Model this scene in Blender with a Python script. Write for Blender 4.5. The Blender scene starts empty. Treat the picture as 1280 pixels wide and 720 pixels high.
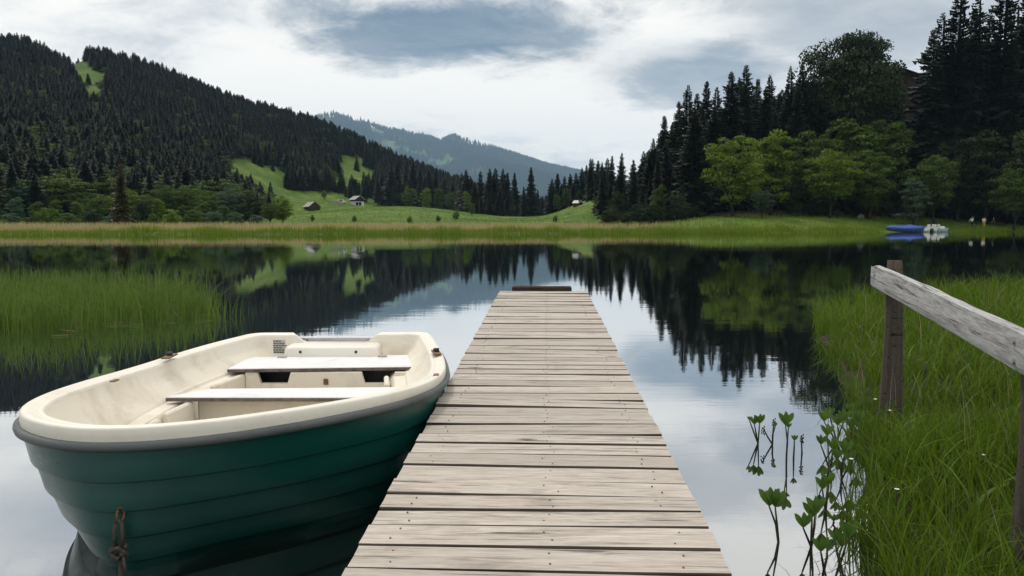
import bpy, math, random
import numpy as np
from mathutils import Vector, Matrix

rng = np.random.default_rng(11)
random.seed(7)
S = bpy.context.scene
COL = S.collection
R = math.radians

# ------------------------------------------------------------------ camera
EYE = 1.2                      # metres above the lake
FPX = 1000.0                   # focal length in pixels of a 1280 wide frame
PITCH = math.atan(80 / FPX)
cam_d = bpy.data.cameras.new('camera')
cam_d.sensor_width = 36.0
cam_d.lens = 36.0 * FPX / 1280.0
cam_d.clip_start = 0.05
cam_d.clip_end = 20000
cam = bpy.data.objects.new('camera', cam_d)
cam.location = (0, 0, EYE)
cam.rotation_euler = (R(90) - PITCH, 0, 0)
COL.objects.link(cam)
S.camera = cam

# ------------------------------------------------------------------ sky
SUN_EL, SUN_AZ = 52.0, -35.0        # azimuth from +Y towards +X
w = bpy.data.worlds.new('World'); S.world = w; w.use_nodes = True
nt = w.node_tree; N = nt.nodes; L = nt.links
for n in list(N): N.remove(n)
out = N.new('ShaderNodeOutputWorld'); bg = N.new('ShaderNodeBackground')
sky = N.new('ShaderNodeTexSky'); sky.sky_type = 'NISHITA'; sky.sun_disc = False
sky.sun_elevation = R(SUN_EL); sky.sun_rotation = R(SUN_AZ)
sky.altitude = 1300; sky.air_density = 1.0; sky.dust_density = 1.0
tc = N.new('ShaderNodeTexCoord')

def mth(op, a, b=None, c=None, clamp=False):
    n = N.new('ShaderNodeMath'); n.operation = op; n.use_clamp = clamp
    for i, v in enumerate((a, b, c)):
        if v is None: continue
        if isinstance(v, (int, float)): n.inputs[i].default_value = v
        else: L.new(v, n.inputs[i])
    return n.outputs[0]
def vmth(op, a, b=None):
    n = N.new('ShaderNodeVectorMath'); n.operation = op
    for i, v in enumerate((a, b)):
        if v is None: continue
        if isinstance(v, tuple): n.inputs[i].default_value = v
        else: L.new(v, n.inputs[i])
    return n
def mrange(v, a, b, c=0.0, d=1.0, smooth=True):
    n = N.new('ShaderNodeMapRange'); n.interpolation_type = 'SMOOTHSTEP' if smooth else 'LINEAR'
    L.new(v, n.inputs[0])
    for i, q in enumerate((a, b, c, d)): n.inputs[i + 1].default_value = q
    return n.outputs[0]
def mixc(f, a, b):
    n = N.new('ShaderNodeMix'); n.data_type = 'RGBA'
    if isinstance(f, (int, float)): n.inputs[0].default_value = f
    else: L.new(f, n.inputs[0])
    for i, v in ((6, a), (7, b)):
        if isinstance(v, tuple): n.inputs[i].default_value = (*v, 1)
        else: L.new(v, n.inputs[i])
    return n.outputs[2]
def noise(vec, scale, detail=5, rough=0.55, dist=0.0):
    n = N.new('ShaderNodeTexNoise'); n.inputs['Scale'].default_value = scale
    n.inputs['Detail'].default_value = detail; n.inputs['Roughness'].default_value = rough
    n.inputs['Distortion'].default_value = dist
    L.new(vec, n.inputs['Vector']); return n.outputs[0]

D = tc.outputs['Generated']
sep = N.new('ShaderNodeSeparateXYZ'); L.new(D, sep.inputs[0])
zz = mth('ADD', mth('MAXIMUM', sep.outputs[2], 0.0), 0.16)
cmb = N.new('ShaderNodeCombineXYZ')
L.new(mth('DIVIDE', sep.outputs[0], zz), cmb.inputs[0])
L.new(mth('DIVIDE', sep.outputs[1], zz), cmb.inputs[1])
cmb.inputs[2].default_value = 3.7
P = cmb.outputs[0]
n1 = noise(P, 0.55, 7, 0.52, 0.25)      # broad cloud masses
n2 = noise(P, 1.7, 8, 0.62, 0.5)       # billows
n3 = noise(P, 4.6, 8, 0.65, 0.6)       # torn edges
body = mth('ADD', mth('ADD', mth('MULTIPLY', n1, 0.55), mth('MULTIPLY', n2, 0.3)), mth('MULTIPLY', n3, 0.15))
c_white = (1.22, 1.17, 1.10); c_mid = (0.62, 0.66, 0.72); c_dark = (0.145, 0.225, 0.33)
t1 = mrange(body, 0.485, 0.65)
cloud = mixc(t1, c_white, c_mid)
# big slate coloured cloud banks, each at its own direction, ragged by noise
def bank(az, el, sx, sz, edge=0.42):
    a, e = R(az), R(el)
    c = (math.sin(a) * math.cos(e), math.cos(a) * math.cos(e), math.sin(e))
    rot = N.new('ShaderNodeVectorRotate'); rot.rotation_type = 'Z_AXIS'
    L.new(vmth('SUBTRACT', D, c).outputs[0], rot.inputs['Vector']); rot.inputs['Angle'].default_value = a
    sc = vmth('MULTIPLY', rot.outputs[0], (1 / sx, 0.6, 1 / sz))
    ln = vmth('LENGTH', sc.outputs[0]).outputs['Value']
    rag = mth('ADD', mth('MULTIPLY', mth('SUBTRACT', n2, 0.5), 2.2), mth('MULTIPLY', mth('SUBTRACT', n3, 0.5), 0.8))
    return mrange(mth('ADD', ln, rag), 1.15, edge, 0.0, 1.0)
b1 = bank(-4.5, 13.2, 0.225, 0.052)
b2 = bank(13.5, 10.2, 0.13, 0.050)
b3 = bank(25.0, 14.0, 0.24, 0.095)
b4 = bank(-1.5, 17.6, 0.60, 0.050)
bk = mth('MAXIMUM', mth('MAXIMUM', b1, mth('MULTIPLY', b2, 0.8)), mth('MAXIMUM', mth('MULTIPLY', b3, 0.68), mth('MULTIPLY', b4, 0.5)))
shade = mth('MULTIPLY', bk, mrange(n2, 0.25, 0.62, 0.72, 1.0))
cloud = mixc(shade, cloud, c_dark)
# Nishita blue where the cloud layer thins out
skyc = vmth('SCALE', sky.outputs[0]); skyc.inputs['Scale'].default_value = 0.10
gap = mrange(noise(P, 0.9, 5, 0.5), 0.60, 0.74, 0.0, 0.35)
final = mixc(gap, cloud, skyc.outputs[0])
L.new(final, bg.inputs[0]); bg.inputs[1].default_value = 1.0
L.new(bg.outputs[0], out.inputs[0])

# ------------------------------------------------------------------ sun behind thin cloud
sd = bpy.data.lights.new('sun', 'SUN'); sd.energy = 1.5; sd.angle = R(10); sd.color = (1.0, 0.95, 0.87)
sun = bpy.data.objects.new('sun', sd); COL.objects.link(sun)
dirv = Vector((math.sin(R(SUN_AZ)) * math.cos(R(SUN_EL)), math.cos(R(SUN_AZ)) * math.cos(R(SUN_EL)), math.sin(R(SUN_EL))))
sun.rotation_euler = dirv.to_track_quat('Z', 'Y').to_euler()
sun.location = dirv * 60

S.view_settings.view_transform = 'Standard'; S.view_settings.look = 'None'
S.view_settings.gamma = 1.0; S.view_settings.exposure = 0.0; S.view_settings.use_curve_mapping = False
S.render.engine = 'CYCLES'
S.cycles.use_denoising = True
S.cycles.max_bounces = 6; S.cycles.diffuse_bounces = 2; S.cycles.glossy_bounces = 3
S.cycles.transmission_bounces = 3; S.cycles.volume_bounces = 2
S.cycles.caustics_reflective = False; S.cycles.caustics_refractive = False
S.cycles.sample_clamp_indirect = 4.0

HAZE = 0.000065                 # density of the valley air

# ------------------------------------------------------------------ helpers
def ray(px, py):
    u = (px - 640) / FPX; v = -(py - 360) / FPX
    return np.array([u, math.cos(PITCH) + v * math.sin(PITCH), -math.sin(PITCH) + v * math.cos(PITCH)])
def at_z(px, py, z):
    d = ray(px, py); t = (z - EYE) / d[2]; return np.array([0, 0, EYE]) + d * t
def at_d(px, py, y):
    d = ray(px, py); t = y / d[1]; return np.array([0, 0, EYE]) + d * t

def tag(o, label=None, cat=None, group=None, kind=None):
    if label: o['label'] = label
    if cat: o['category'] = cat
    if group: o['group'] = group
    if kind: o['kind'] = kind
    return o
def empty(name, loc=(0, 0, 0), rz=0.0):
    o = bpy.data.objects.new(name, None); o.location = loc; o.rotation_euler = (0, 0, rz)
    o.empty_display_size = 0.2; COL.objects.link(o); return o
def link(name, me, parent=None):
    o = bpy.data.objects.new(name, me); COL.objects.link(o); o.parent = parent; return o
def copy_tree(o, parent=None):
    c = o.copy(); COL.objects.link(c); c.parent = parent
    for ch in list(o.children): copy_tree(ch, c)
    return c

class MB:
    def __init__(s): s.v = []; s.f = []; s.m = []; s.n = 0
    def add(s, vs, fs, mi=0):
        vs = np.asarray(vs, float).reshape(-1, 3); s.v.append(vs)
        for f in fs: s.f.append([i + s.n for i in f]); s.m.append(mi)
        s.n += len(vs); return s
    def box(s, c, size, mi=0, rot=None, ch=0.0):
        c = np.asarray(c, float); h = np.asarray(size, float) / 2
        if ch <= 0:
            vs = np.array([[x, y, z] for z in (-1, 1) for y in (-1, 1) for x in (-1, 1)], float) * h
            fs = [(0, 2, 3, 1), (4, 5, 7, 6), (0, 1, 5, 4), (2, 6, 7, 3), (0, 4, 6, 2), (1, 3, 7, 5)]
        else:                      # chamfered on the four long vertical and top edges
            p = [(-h[0] + ch, -h[1]), (h[0] - ch, -h[1]), (h[0], -h[1] + ch), (h[0], h[1] - ch),
                 (h[0] - ch, h[1]), (-h[0] + ch, h[1]), (-h[0], h[1] - ch), (-h[0], -h[1] + ch)]
            vs = []
            for z, k in ((-h[2], 1.0), (h[2] - ch, 1.0), (h[2], 0.0)):
                for (x, y) in p:
                    if k == 0.0: x -= math.copysign(min(ch, abs(x)), x); y -= math.copysign(min(ch, abs(y)), y)
                    vs.append((x, y, z))
            vs = np.array(vs); fs = [tuple(range(7, -1, -1)), tuple(range(16, 24))]
            for k in (0, 8):
                for i in range(8): fs.append((k + i, k + (i + 1) % 8, k + 8 + (i + 1) % 8, k + 8 + i))
        if rot is not None: vs = vs @ np.array(rot).T
        return s.add(vs + c, fs, mi)
    def tube(s, pts, rad, seg=8, mi=0, caps=True):
        pts = np.asarray(pts, float); n = len(pts)
        rad = np.full(n, rad) if np.isscalar(rad) else np.asarray(rad, float)
        vs = []; up0 = np.array([0.13, 0.31, 0.94])
        for i in range(n):
            t = pts[min(i + 1, n - 1)] - pts[max(i - 1, 0)]; t = t / (np.linalg.norm(t) + 1e-9)
            u = up0 if abs(t @ up0) < 0.9 else np.array([1.0, 0.1, 0])
            a = np.cross(t, u); a /= np.linalg.norm(a); b = np.cross(t, a)
            for k in range(seg):
                q = 2 * math.pi * k / seg
                vs.append(pts[i] + rad[i] * (math.cos(q) * a + math.sin(q) * b))
        fs = []
        for i in range(n - 1):
            for k in range(seg):
                fs.append((i * seg + k, i * seg + (k + 1) % seg, (i + 1) * seg + (k + 1) % seg, (i + 1) * seg + k))
        if caps: fs.append(tuple(range(seg - 1, -1, -1))); fs.append(tuple(range((n - 1) * seg, n * seg)))
        return s.add(vs, fs, mi)
    def loft(s, rings, closed=True, mi=0, cap0=False, cap1=False):
        n = len(rings[0]); vs = np.concatenate([np.asarray(r, float) for r in rings]); fs = []
        m = n if closed else n - 1
        for i in range(len(rings) - 1):
            for k in range(m):
                fs.append((i * n + k, i * n + (k + 1) % n, (i + 1) * n + (k + 1) % n, (i + 1) * n + k))
        if cap0: fs.append(tuple(range(n - 1, -1, -1)))
        if cap1: fs.append(tuple(range((len(rings) - 1) * n, len(rings) * n)))
        return s.add(vs, fs, mi)
    def mesh(s, name, mats, smooth=False):
        me = bpy.data.meshes.new(name)
        me.from_pydata(np.concatenate(s.v).tolist(), [], s.f); me.update()
        for m in (mats if isinstance(mats, (list, tuple)) else [mats]): me.materials.append(m)
        me.polygons.foreach_set('material_index', s.m)
        if smooth: me.polygons.foreach_set('use_smooth', [True] * len(me.polygons))
        return me
    def build(s, name, mats, parent=None, smooth=False):
        return link(name, s.mesh(name, mats, smooth), parent)

def np_mesh(name, verts, tris, mat, smooth=False):
    """fast mesh out of numpy triangles"""
    me = bpy.data.meshes.new(name); verts = np.asarray(verts, np.float32); tris = np.asarray(tris, np.int32)
    me.vertices.add(len(verts)); me.vertices.foreach_set('co', verts.ravel())
    me.loops.add(tris.size); me.loops.foreach_set('vertex_index', tris.ravel())
    me.polygons.add(len(tris)); me.polygons.foreach_set('loop_start', np.arange(0, tris.size, 3, dtype=np.int32))
    me.polygons.foreach_set('loop_total', np.full(len(tris), 3, np.int32))
    me.update(calc_edges=True); me.materials.append(mat)
    if smooth: me.polygons.foreach_set('use_smooth', np.ones(len(tris), bool))
    return me

# ------------------------------------------------------------------ materials
class Mat:
    def __init__(s, name):
        s.m = bpy.data.materials.new(name); s.m.use_nodes = True
        s.t = s.m.node_tree; s.p = s.t.nodes['Principled BSDF']; s.o = s.t.nodes['Material Output']
    def n(s, typ, **kw):
        x = s.t.nodes.new(typ)
        for k, v in kw.items(): setattr(x, k, v)
        return x
    def l(s, a, b): s.t.links.new(a, b)
    def coords(s, scale=(1, 1, 1), per_object=False, kind='Object'):
        tcn = s.n('ShaderNodeTexCoord'); mp = s.n('ShaderNodeMapping'); mp.inputs['Scale'].default_value = scale
        src = tcn.outputs[kind]
        if per_object:
            oi = s.n('ShaderNodeObjectInfo'); vm = s.n('ShaderNodeVectorMath', operation='SCALE')
            vm.inputs[0].default_value = (37.0, 91.0, 53.0); s.l(oi.outputs['Random'], vm.inputs['Scale'])
            ad = s.n('ShaderNodeVectorMath', operation='ADD'); s.l(src, ad.inputs[0]); s.l(vm.outputs[0], ad.inputs[1]); src = ad.outputs[0]
        s.l(src, mp.inputs[0]); return mp.outputs[0]
    def noise(s, vec, scale, detail=4, rough=0.55, dist=0.0):
        x = s.n('ShaderNodeTexNoise'); x.inputs['Scale'].default_value = scale; x.inputs['Detail'].default_value = detail
        x.inputs['Roughness'].default_value = rough; x.inputs['Distortion'].default_value = dist
        if vec is not None: s.l(vec, x.inputs['Vector'])
        return x.outputs[0]
    def ramp(s, v, stops):
        x = s.n('ShaderNodeValToRGB'); e = x.color_ramp.elements
        while len(e) < len(stops): e.new(0.5)
        for i, (p, c) in enumerate(stops): e[i].position = p; e[i].color = (*c, 1) if len(c) == 3 else c
        s.l(v, x.inputs[0]); return x.outputs[0]
    def rng(s, v, a, b, c=0.0, d=1.0):
        x = s.n('ShaderNodeMapRange'); s.l(v, x.inputs[0])
        for i, q in enumerate((a, b, c, d)): x.inputs[i + 1].default_value = q
        return x.outputs[0]
    def mix(s, f, a, b, mode='MIX'):
        x = s.n('ShaderNodeMix', data_type='RGBA', blend_type=mode)
        for i, v in ((0, f), (6, a), (7, b)):
            if isinstance(v, (int, float)): x.inputs[i].default_value = v
            elif isinstance(v, tuple): x.inputs[i].default_value = (*v, 1)
            else: s.l(v, x.inputs[i])
        return x.outputs[2]
    def bump(s, h, strength=0.3, dist=0.01):
        x = s.n('ShaderNodeBump'); x.inputs['Strength'].default_value = strength; x.inputs['Distance'].default_value = dist
        s.l(h, x.inputs['Height']); s.l(x.outputs[0], s.p.inputs['Normal']); return x
    def base(s, c):
        if isinstance(c, tuple): s.p.inputs['Base Color'].default_value = (*c, 1)
        else: s.l(c, s.p.inputs['Base Color'])
        return s
    def rough(s, r, spec=0.3):
        if isinstance(r, (int, float)): s.p.inputs['Roughness'].default_value = r
        else: s.l(r, s.p.inputs['Roughness'])
        s.p.inputs['Specular IOR Level'].default_value = spec; return s

def leaf_mat(name, c1, c2, trans=0.3, spec=0.15, stops=None):
    M = Mat(name)
    oi = M.n('ShaderNodeObjectInfo'); v = M.coords((1, 1, 1))
    nz = M.noise(v, 9.0, 3)
    geo = M.n('ShaderNodeNewGeometry')
    a = M.n('ShaderNodeMath', operation='MULTIPLY_ADD'); M.l(geo.outputs['Random Per Island'], a.inputs[0])
    a.inputs[1].default_value = 0.45; M.l(nz, a.inputs[2])
    b = M.n('ShaderNodeMath', operation='MULTIPLY_ADD'); M.l(oi.outputs['Random'], b.inputs[0]); b.inputs[1].default_value = 0.5; M.l(a.outputs[0], b.inputs[2])
    col = M.ramp(M.rng(b.outputs[0], 0.45, 1.3), [(0.0, c1), (1.0, c2)])
    M.base(col).rough(0.6, spec)
    tr = M.n('ShaderNodeBsdfTranslucent'); M.l(col, tr.inputs[0])
    mx = M.n('ShaderNodeMixShader'); mx.inputs[0].default_value = trans
    M.l(M.p.outputs[0], mx.inputs[1]); M.l(tr.outputs[0], mx.inputs[2]); M.l(mx.outputs[0], M.o.inputs[0])
    return M.m

def plain(name, c, r=0.6, spec=0.3, var=0.25, scale=6.0, metal=0.0):
    M = Mat(name); v = M.coords(); nz = M.noise(v, scale, 5, 0.6)
    dark = tuple(q * (1 - var) for q in c); lite = tuple(min(1, q * (1 + var)) for q in c)
    M.base(M.ramp(nz, [(0.3, dark), (0.7, lite)])).rough(r, spec); M.p.inputs['Metallic'].default_value = metal
    return M.m

def wood_mat(name, tones, stain, grain=(2.4, 34, 34), dark_amt=0.6, bump=0.5):
    M = Mat(name)
    v = M.coords(grain, True); v2 = M.coords((2.6, 7.0, 7.0), True); v3 = M.coords((9.0, 90, 90), True)
    g = M.noise(v, 1.0, 8, 0.66, 0.9); fine = M.noise(v3, 1.5, 5, 0.65)
    gg = M.n('ShaderNodeMath', operation='MULTIPLY_ADD'); M.l(fine, gg.inputs[0]); gg.inputs[1].default_value = 0.45
    sc = M.n('ShaderNodeMath', operation='MULTIPLY'); M.l(g, sc.inputs[0]); sc.inputs[1].default_value = 0.6; M.l(sc.outputs[0], gg.inputs[2])
    col = M.ramp(gg.outputs[0], [(0.34, tones[0]), (0.47, tones[1]), (0.56, tones[2]), (0.70, tones[3])])
    oi = M.n('ShaderNodeObjectInfo')
    col = M.mix(M.rng(oi.outputs['Random'], 0.2, 1, 0.0, 0.75), col, M.mix(0.8, col, tuple(q * 0.62 for q in tones[2]), 'MIX'))
    # damp, grey-brown stains
    st = M.noise(v2, 1.3, 6, 0.62, 0.6)
    col = M.mix(M.rng(st, 0.56, 0.70, 0.0, dark_amt), col, stain)
    # knots
    vk = M.coords((2.2, 6.5, 1.0), True); vo = M.n('ShaderNodeTexVoronoi'); vo.inputs['Scale'].default_value = 0.8
    nn = M.noise(M.coords((6, 14, 14), True), 1.5, 3)
    ws = M.n('ShaderNodeVectorMath', operation='MULTIPLY_ADD'); M.l(vk, ws.inputs[0]); ws.inputs[1].default_value = (1, 1, 0)
    cm = M.n('ShaderNodeCombineXYZ'); M.l(M.rng(nn, 0, 1, 0, 0.12), cm.inputs[0]); M.l(M.rng(nn, 0, 1, 0, 0.12), cm.inputs[1]); M.l(cm.outputs[0], ws.inputs[2])
    M.l(ws.outputs[0], vo.inputs['Vector'])
    sepc = M.n('ShaderNodeSeparateColor'); M.l(vo.outputs['Color'], sepc.inputs[0])
    kn = M.n('ShaderNodeMath', operation='MULTIPLY'); M.l(M.rng(vo.outputs['Distance'], 0.045, 0.10, 0.8, 0.0), kn.inputs[0])
    M.l(M.rng(sepc.outputs[0], 0.62, 0.66, 0.0, 1.0), kn.inputs[1])
    col = M.mix(kn.outputs[0], col, tuple(q * 0.25 for q in tones[0]))
    # drying cracks
    cr = M.noise(M.coords((0.9, 38, 38), True), 1.6, 5, 0.55, 0.5)
    crm = M.rng(cr, 0.615, 0.66, 0.0, 0.8)
    col = M.mix(crm, col, tuple(q * 0.22 for q in tones[0]))
    M.base(col).rough(0.85, 0.2)
    hh = M.n('ShaderNodeMath', operation='SUBTRACT'); M.l(gg.outputs[0], hh.inputs[0]); M.l(crm, hh.inputs[1])
    M.bump(hh.outputs[0], bump, 0.004)
    return M.m

M_plank = wood_mat('weathered_decking', [(0.21, 0.182, 0.156), (0.41, 0.365, 0.32), (0.505, 0.455, 0.402), (0.61, 0.56, 0.505)], (0.18, 0.15, 0.128), dark_amt=0.5, bump=0.9)
M_gapdark = wood_mat('gap_dark_flank', [(0.03, 0.025, 0.02), (0.06, 0.05, 0.04), (0.08, 0.066, 0.054), (0.11, 0.09, 0.075)], (0.03, 0.025, 0.02))  # shade of the plank gaps painted into the colour of the board sides
M_rail = wood_mat('silvered_rail_wood', [(0.12, 0.118, 0.115), (0.30, 0.30, 0.302), (0.42, 0.42, 0.42), (0.55, 0.55, 0.545)], (0.23, 0.225, 0.22), dark_amt=0.5, bump=0.8)
M_post = wood_mat('dark_post_wood', [(0.030, 0.025, 0.020), (0.062, 0.050, 0.040), (0.085, 0.070, 0.057), (0.13, 0.11, 0.09)], (0.030, 0.026, 0.021), grain=(30, 30, 1.6), dark_amt=0.6)
M_darkwood = wood_mat('wet_dark_wood', [(0.018, 0.013, 0.011), (0.032, 0.023, 0.02), (0.045, 0.032, 0.027), (0.07, 0.05, 0.042)], (0.02, 0.015, 0.012))
M_chalet = wood_mat('old_chalet_wood', [(0.02, 0.014, 0.010), (0.04, 0.026, 0.018), (0.055, 0.036, 0.026), (0.08, 0.055, 0.04)], (0.02, 0.014, 0.01), grain=(0.3, 5, 5))
M_roof = plain('grey_shingle', (0.33, 0.32, 0.32), 0.8, 0.2, 0.3, 2.0)
M_roofdark = plain('dark_shingle', (0.018, 0.016, 0.015), 0.85, 0.2, 0.3, 2.0)
M_render = plain('white_plaster', (0.62, 0.60, 0.56), 0.8, 0.2, 0.12, 2.0)
M_glassdark = plain('dark_window_glass', (0.02, 0.022, 0.026), 0.15, 0.5, 0.1)
M_steel = plain('galvanised_steel', (0.45, 0.45, 0.45), 0.4, 0.5, 0.2, 30, 0.9)
M_rust = plain('rusty_brass', (0.17, 0.10, 0.055), 0.6, 0.4, 0.4, 40, 0.4)
M_black = plain('black_metal', (0.02, 0.02, 0.02), 0.5, 0.4, 0.3, 30)
M_rope = plain('old_rope', (0.075, 0.068, 0.06), 0.95, 0.1, 0.45, 80)
M_bark = plain('dark_bark', (0.035, 0.028, 0.022), 0.9, 0.1, 0.4, 3)
M_stone = plain('pale_stone', (0.30, 0.29, 0.26), 0.85, 0.2, 0.3, 2)

M_spruce = leaf_mat('spruce_needles', (0.007, 0.013, 0.007), (0.020, 0.030, 0.012), 0.08)
M_spruce_brown = leaf_mat('olive_spruce_needles', (0.040, 0.040, 0.014), (0.080, 0.072, 0.022), 0.15)
M_leaf = leaf_mat('fresh_leaf', (0.055, 0.105, 0.010), (0.165, 0.245, 0.022), 0.35)
M_leafmid = leaf_mat('mid_leaf', (0.026, 0.060, 0.009), (0.085, 0.138, 0.018), 0.3)
M_leafdark = leaf_mat('dark_leaf', (0.011, 0.022, 0.007), (0.028, 0.048, 0.012), 0.2)
M_leafblue = leaf_mat('grey_green_leaf', (0.035, 0.075, 0.045), (0.085, 0.14, 0.07), 0.3)
M_reed = leaf_mat('green_reed', (0.045, 0.105, 0.006), (0.165, 0.235, 0.015), 0.35)
M_reeddry = leaf_mat('dry_reed', (0.30, 0.245, 0.105), (0.52, 0.42, 0.22), 0.3)
M_sedge = leaf_mat('sedge_blade', (0.024, 0.070, 0.010), (0.135, 0.215, 0.035), 0.35, 0.25)
M_grass = leaf_mat('bank_grass_blade', (0.022, 0.062, 0.004), (0.118, 0.195, 0.013), 0.4, 0.2)
M_straw = leaf_mat('straw', (0.20, 0.17, 0.09), (0.40, 0.34, 0.20), 0.2, 0.3)
M_bog = leaf_mat('bogbean_leaf', (0.050, 0.115, 0.018), (0.115, 0.215, 0.032), 0.35, 0.35)
M_bogstem = plain('bogbean_stem', (0.040, 0.040, 0.018), 0.6, 0.3, 0.3, 20)
M_petal = plain('white_petal', (0.75, 0.75, 0.72), 0.6, 0.2, 0.1)

# cream gelcoat: slightly grimy
def gel(name, c, grime, r=0.35, spec=0.45, amt=0.5, sc=2.2):
    M = Mat(name); v = M.coords()
    a = M.noise(v, sc, 7, 0.65, 0.4); b = M.noise(v, 45, 3, 0.6)
    col = M.mix(M.rng(a, 0.50, 0.74, 0.0, amt), c, grime)
    col = M.mix(M.rng(b, 0.68, 0.76, 0.0, 0.5), col, tuple(q * 0.6 for q in grime))
    scr = M.noise(M.coords((1.2, 1.2, 30)), 2.5, 6, 0.7, 0.3)
    col = M.mix(M.rng(scr, 0.63, 0.70, 0.0, 0.35), col, tuple(min(1, q * 1.3 + 0.02) for q in c))
    M.base(col).rough(M.rng(a, 0.3, 0.7, r - 0.05, r + 0.22), spec)
    M.bump(M.noise(v, 5, 3), 0.06, 0.01)
    return M.m
M_cream = gel('cream_gelcoat', (0.77, 0.73, 0.645), (0.55, 0.48, 0.375), 0.38)
M_linear = gel('cream_liner', (0.73, 0.675, 0.57), (0.42, 0.34, 0.24), 0.45, 0.35, 0.6, 3.2)
M_seat = gel('white_seat_board', (0.73, 0.73, 0.75), (0.46, 0.44, 0.41), 0.55, 0.3, 0.5, 5.0)
M_seatedge = plain('grey_ply_edge', (0.13, 0.11, 0.10), 0.8, 0.2, 0.4, 25)
M_rub = gel('grey_rubber', (0.115, 0.13, 0.13), (0.06, 0.062, 0.06), 0.55, 0.3, 0.6, 4)
M_hull = gel('green_hull', (0.004, 0.062, 0.051), (0.008, 0.038, 0.034), 0.28, 0.5, 0.5, 2.6)
M_tarp = plain('blue_tarpaulin', (0.03, 0.085, 0.33), 0.5, 0.4, 0.2, 1.5)
M_tarpd = plain('navy_hull', (0.012, 0.03, 0.12), 0.45, 0.4, 0.2, 1.5)
M_pedal = plain('pale_pedalboat', (0.55, 0.60, 0.58), 0.5, 0.4, 0.15, 1.5)
M_pedalg = plain('sea_green_pedalboat', (0.22, 0.32, 0.30), 0.5, 0.4, 0.15, 1.5)

# ------------------------------------------------------------------ terrain height
def interp(x, pts):
    a = np.array(pts, float); return np.interp(x, a[:, 0], a[:, 1])
def sstep(x, a, b):
    t = np.clip((x - a) / (b - a), 0, 1); return t * t * (3 - 2 * t)
def value_noise(x, y, seed=0):
    r = np.random.default_rng(seed); tab = r.random((64, 64))
    xi = np.floor(x).astype(int); yi = np.floor(y).astype(int); fx = x - xi; fy = y - yi
    fx = fx * fx * (3 - 2 * fx); fy = fy * fy * (3 - 2 * fy)
    g = lambda i, j: tab[i % 64, j % 64]
    return (g(xi, yi) * (1 - fx) + g(xi + 1, yi) * fx) * (1 - fy) + (g(xi, yi + 1) * (1 - fx) + g(xi + 1, yi + 1) * fx) * fy
RIDGE_TOP = [(-900, 90), (-300, 40), (0, 50), (40, 55), (70, 66), (90, 78), (112, 68), (150, 70), (200, 86), (260, 111), (320, 136), (385, 152), (430, 171), (500, 203), (560, 224), (620, 243), (680, 262), (720, 279), (900, 285)]
MTN_TOP = [(-900, 190), (100, 175), (300, 158), (385, 149), (420, 143), (450, 149), (480, 161), (520, 165), (552, 176), (566, 169), (600, 178), (640, 190), (680, 203), (725, 213), (770, 224), (850, 238), (1000, 246), (2200, 246)]
R_RIDGE = 620.0; R_MTN = 8500.0
def shore_y(x):
    return interp(x, [(-400, 70), (-120, 82), (-57, 89), (0, 95), (40, 107), (60, 119), (80, 124), (130, 130), (400, 140)])
def px_of(x, y):
    az = np.arctan2(x, y); az = np.clip(az, R(-60), R(60)); return 640 + FPX * np.tan(az)
def hgt(x, y):
    x = np.asarray(x, float); y = np.asarray(y, float)
    d = np.hypot(x, y); px = px_of(x, y); front = y > 0
    dy = y - shore_y(x)
    left_in = -150 - x; right_in = x - 170
    beyond = np.maximum(np.maximum(dy, left_in), right_in)
    back = np.maximum(-6 - y, -1e9)
    land = np.maximum(beyond, back)
    z = np.where(land < 0, np.maximum(land * 0.12, -1.6), 0.45 * (1 - np.exp(-np.maximum(land, 0) / 3.0)))
    dl = np.maximum(land, 0)
    z = z + 0.012 * np.minimum(dl, 400) * (land > 0)
    # meadow with the two cabins
    m = np.exp(-((px - 470) / 120.0) ** 2) * front
    z += m * 5.5 * sstep(d, 110, 330)
    # knoll with the path, centre right
    k = np.exp(-((px - 760) / 62.0) ** 2) * front
    z += k * 7.2 * sstep(d, 125, 230) * (1 - 0.6 * sstep(d, 260, 380))
    # wooded slope on the right
    a = sstep(px, 800, 1120) * front
    z += a * (30.0 * sstep(dl, 13, 115) + 30 * sstep(dl, 95, 300))
    z += sstep(px, 780, 900) * front * 1.4 * sstep(dl, 0.5, 17)
    # slope behind the left shore up to the ridge
    d0 = interp(px, [(-900, 150), (0, 165), (280, 200), (360, 330), (470, 390), (700, 410)])
    ca = np.cos(np.arctan((px - 640) / FPX))
    zr = (280 - interp(px, RIDGE_TOP)) / 1000.0 * R_RIDGE * ca - 11.5
    t = np.clip((d - d0) / (R_RIDGE - d0), 0, 1.0)
    prof = 0.55 * t + 0.45 * t * t
    fall = 1 - 0.75 * sstep(d, R_RIDGE, R_RIDGE + 500)
    z += np.maximum(zr, 0) * prof * fall * (d > d0) * front
    n = value_noise(x / 90.0 + 50, y / 90.0 + 50, 3) - 0.5
    z += n * 14 * sstep(d, 220, 350) * np.clip(zr / 40, 0, 1) * (1 - 0.7 * sstep(d, 500, 610)) * front
    # far mountain
    zm = (280 - interp(px, MTN_TOP)) / 1000.0 * R_MTN * ca - 46
    tm = np.clip((d - 3600) / (R_MTN - 3600), 0, 1); fm = 1 - 0.7 * sstep(d, R_MTN, R_MTN + 3000)
    z += np.where(front, zm, 120) * (0.35 * tm + 0.65 * tm * tm) * fm
    n2 = value_noise(x / 785.0 + 20, y / 785.0 + 20, 5) - 0.5
    z += n2 * 260 * sstep(d, 3800, 5600) * (1 - sstep(d, 7000, 8400))
    return z
def gz(x, y): return float(hgt(np.array([x]), np.array([y]))[0])

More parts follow.
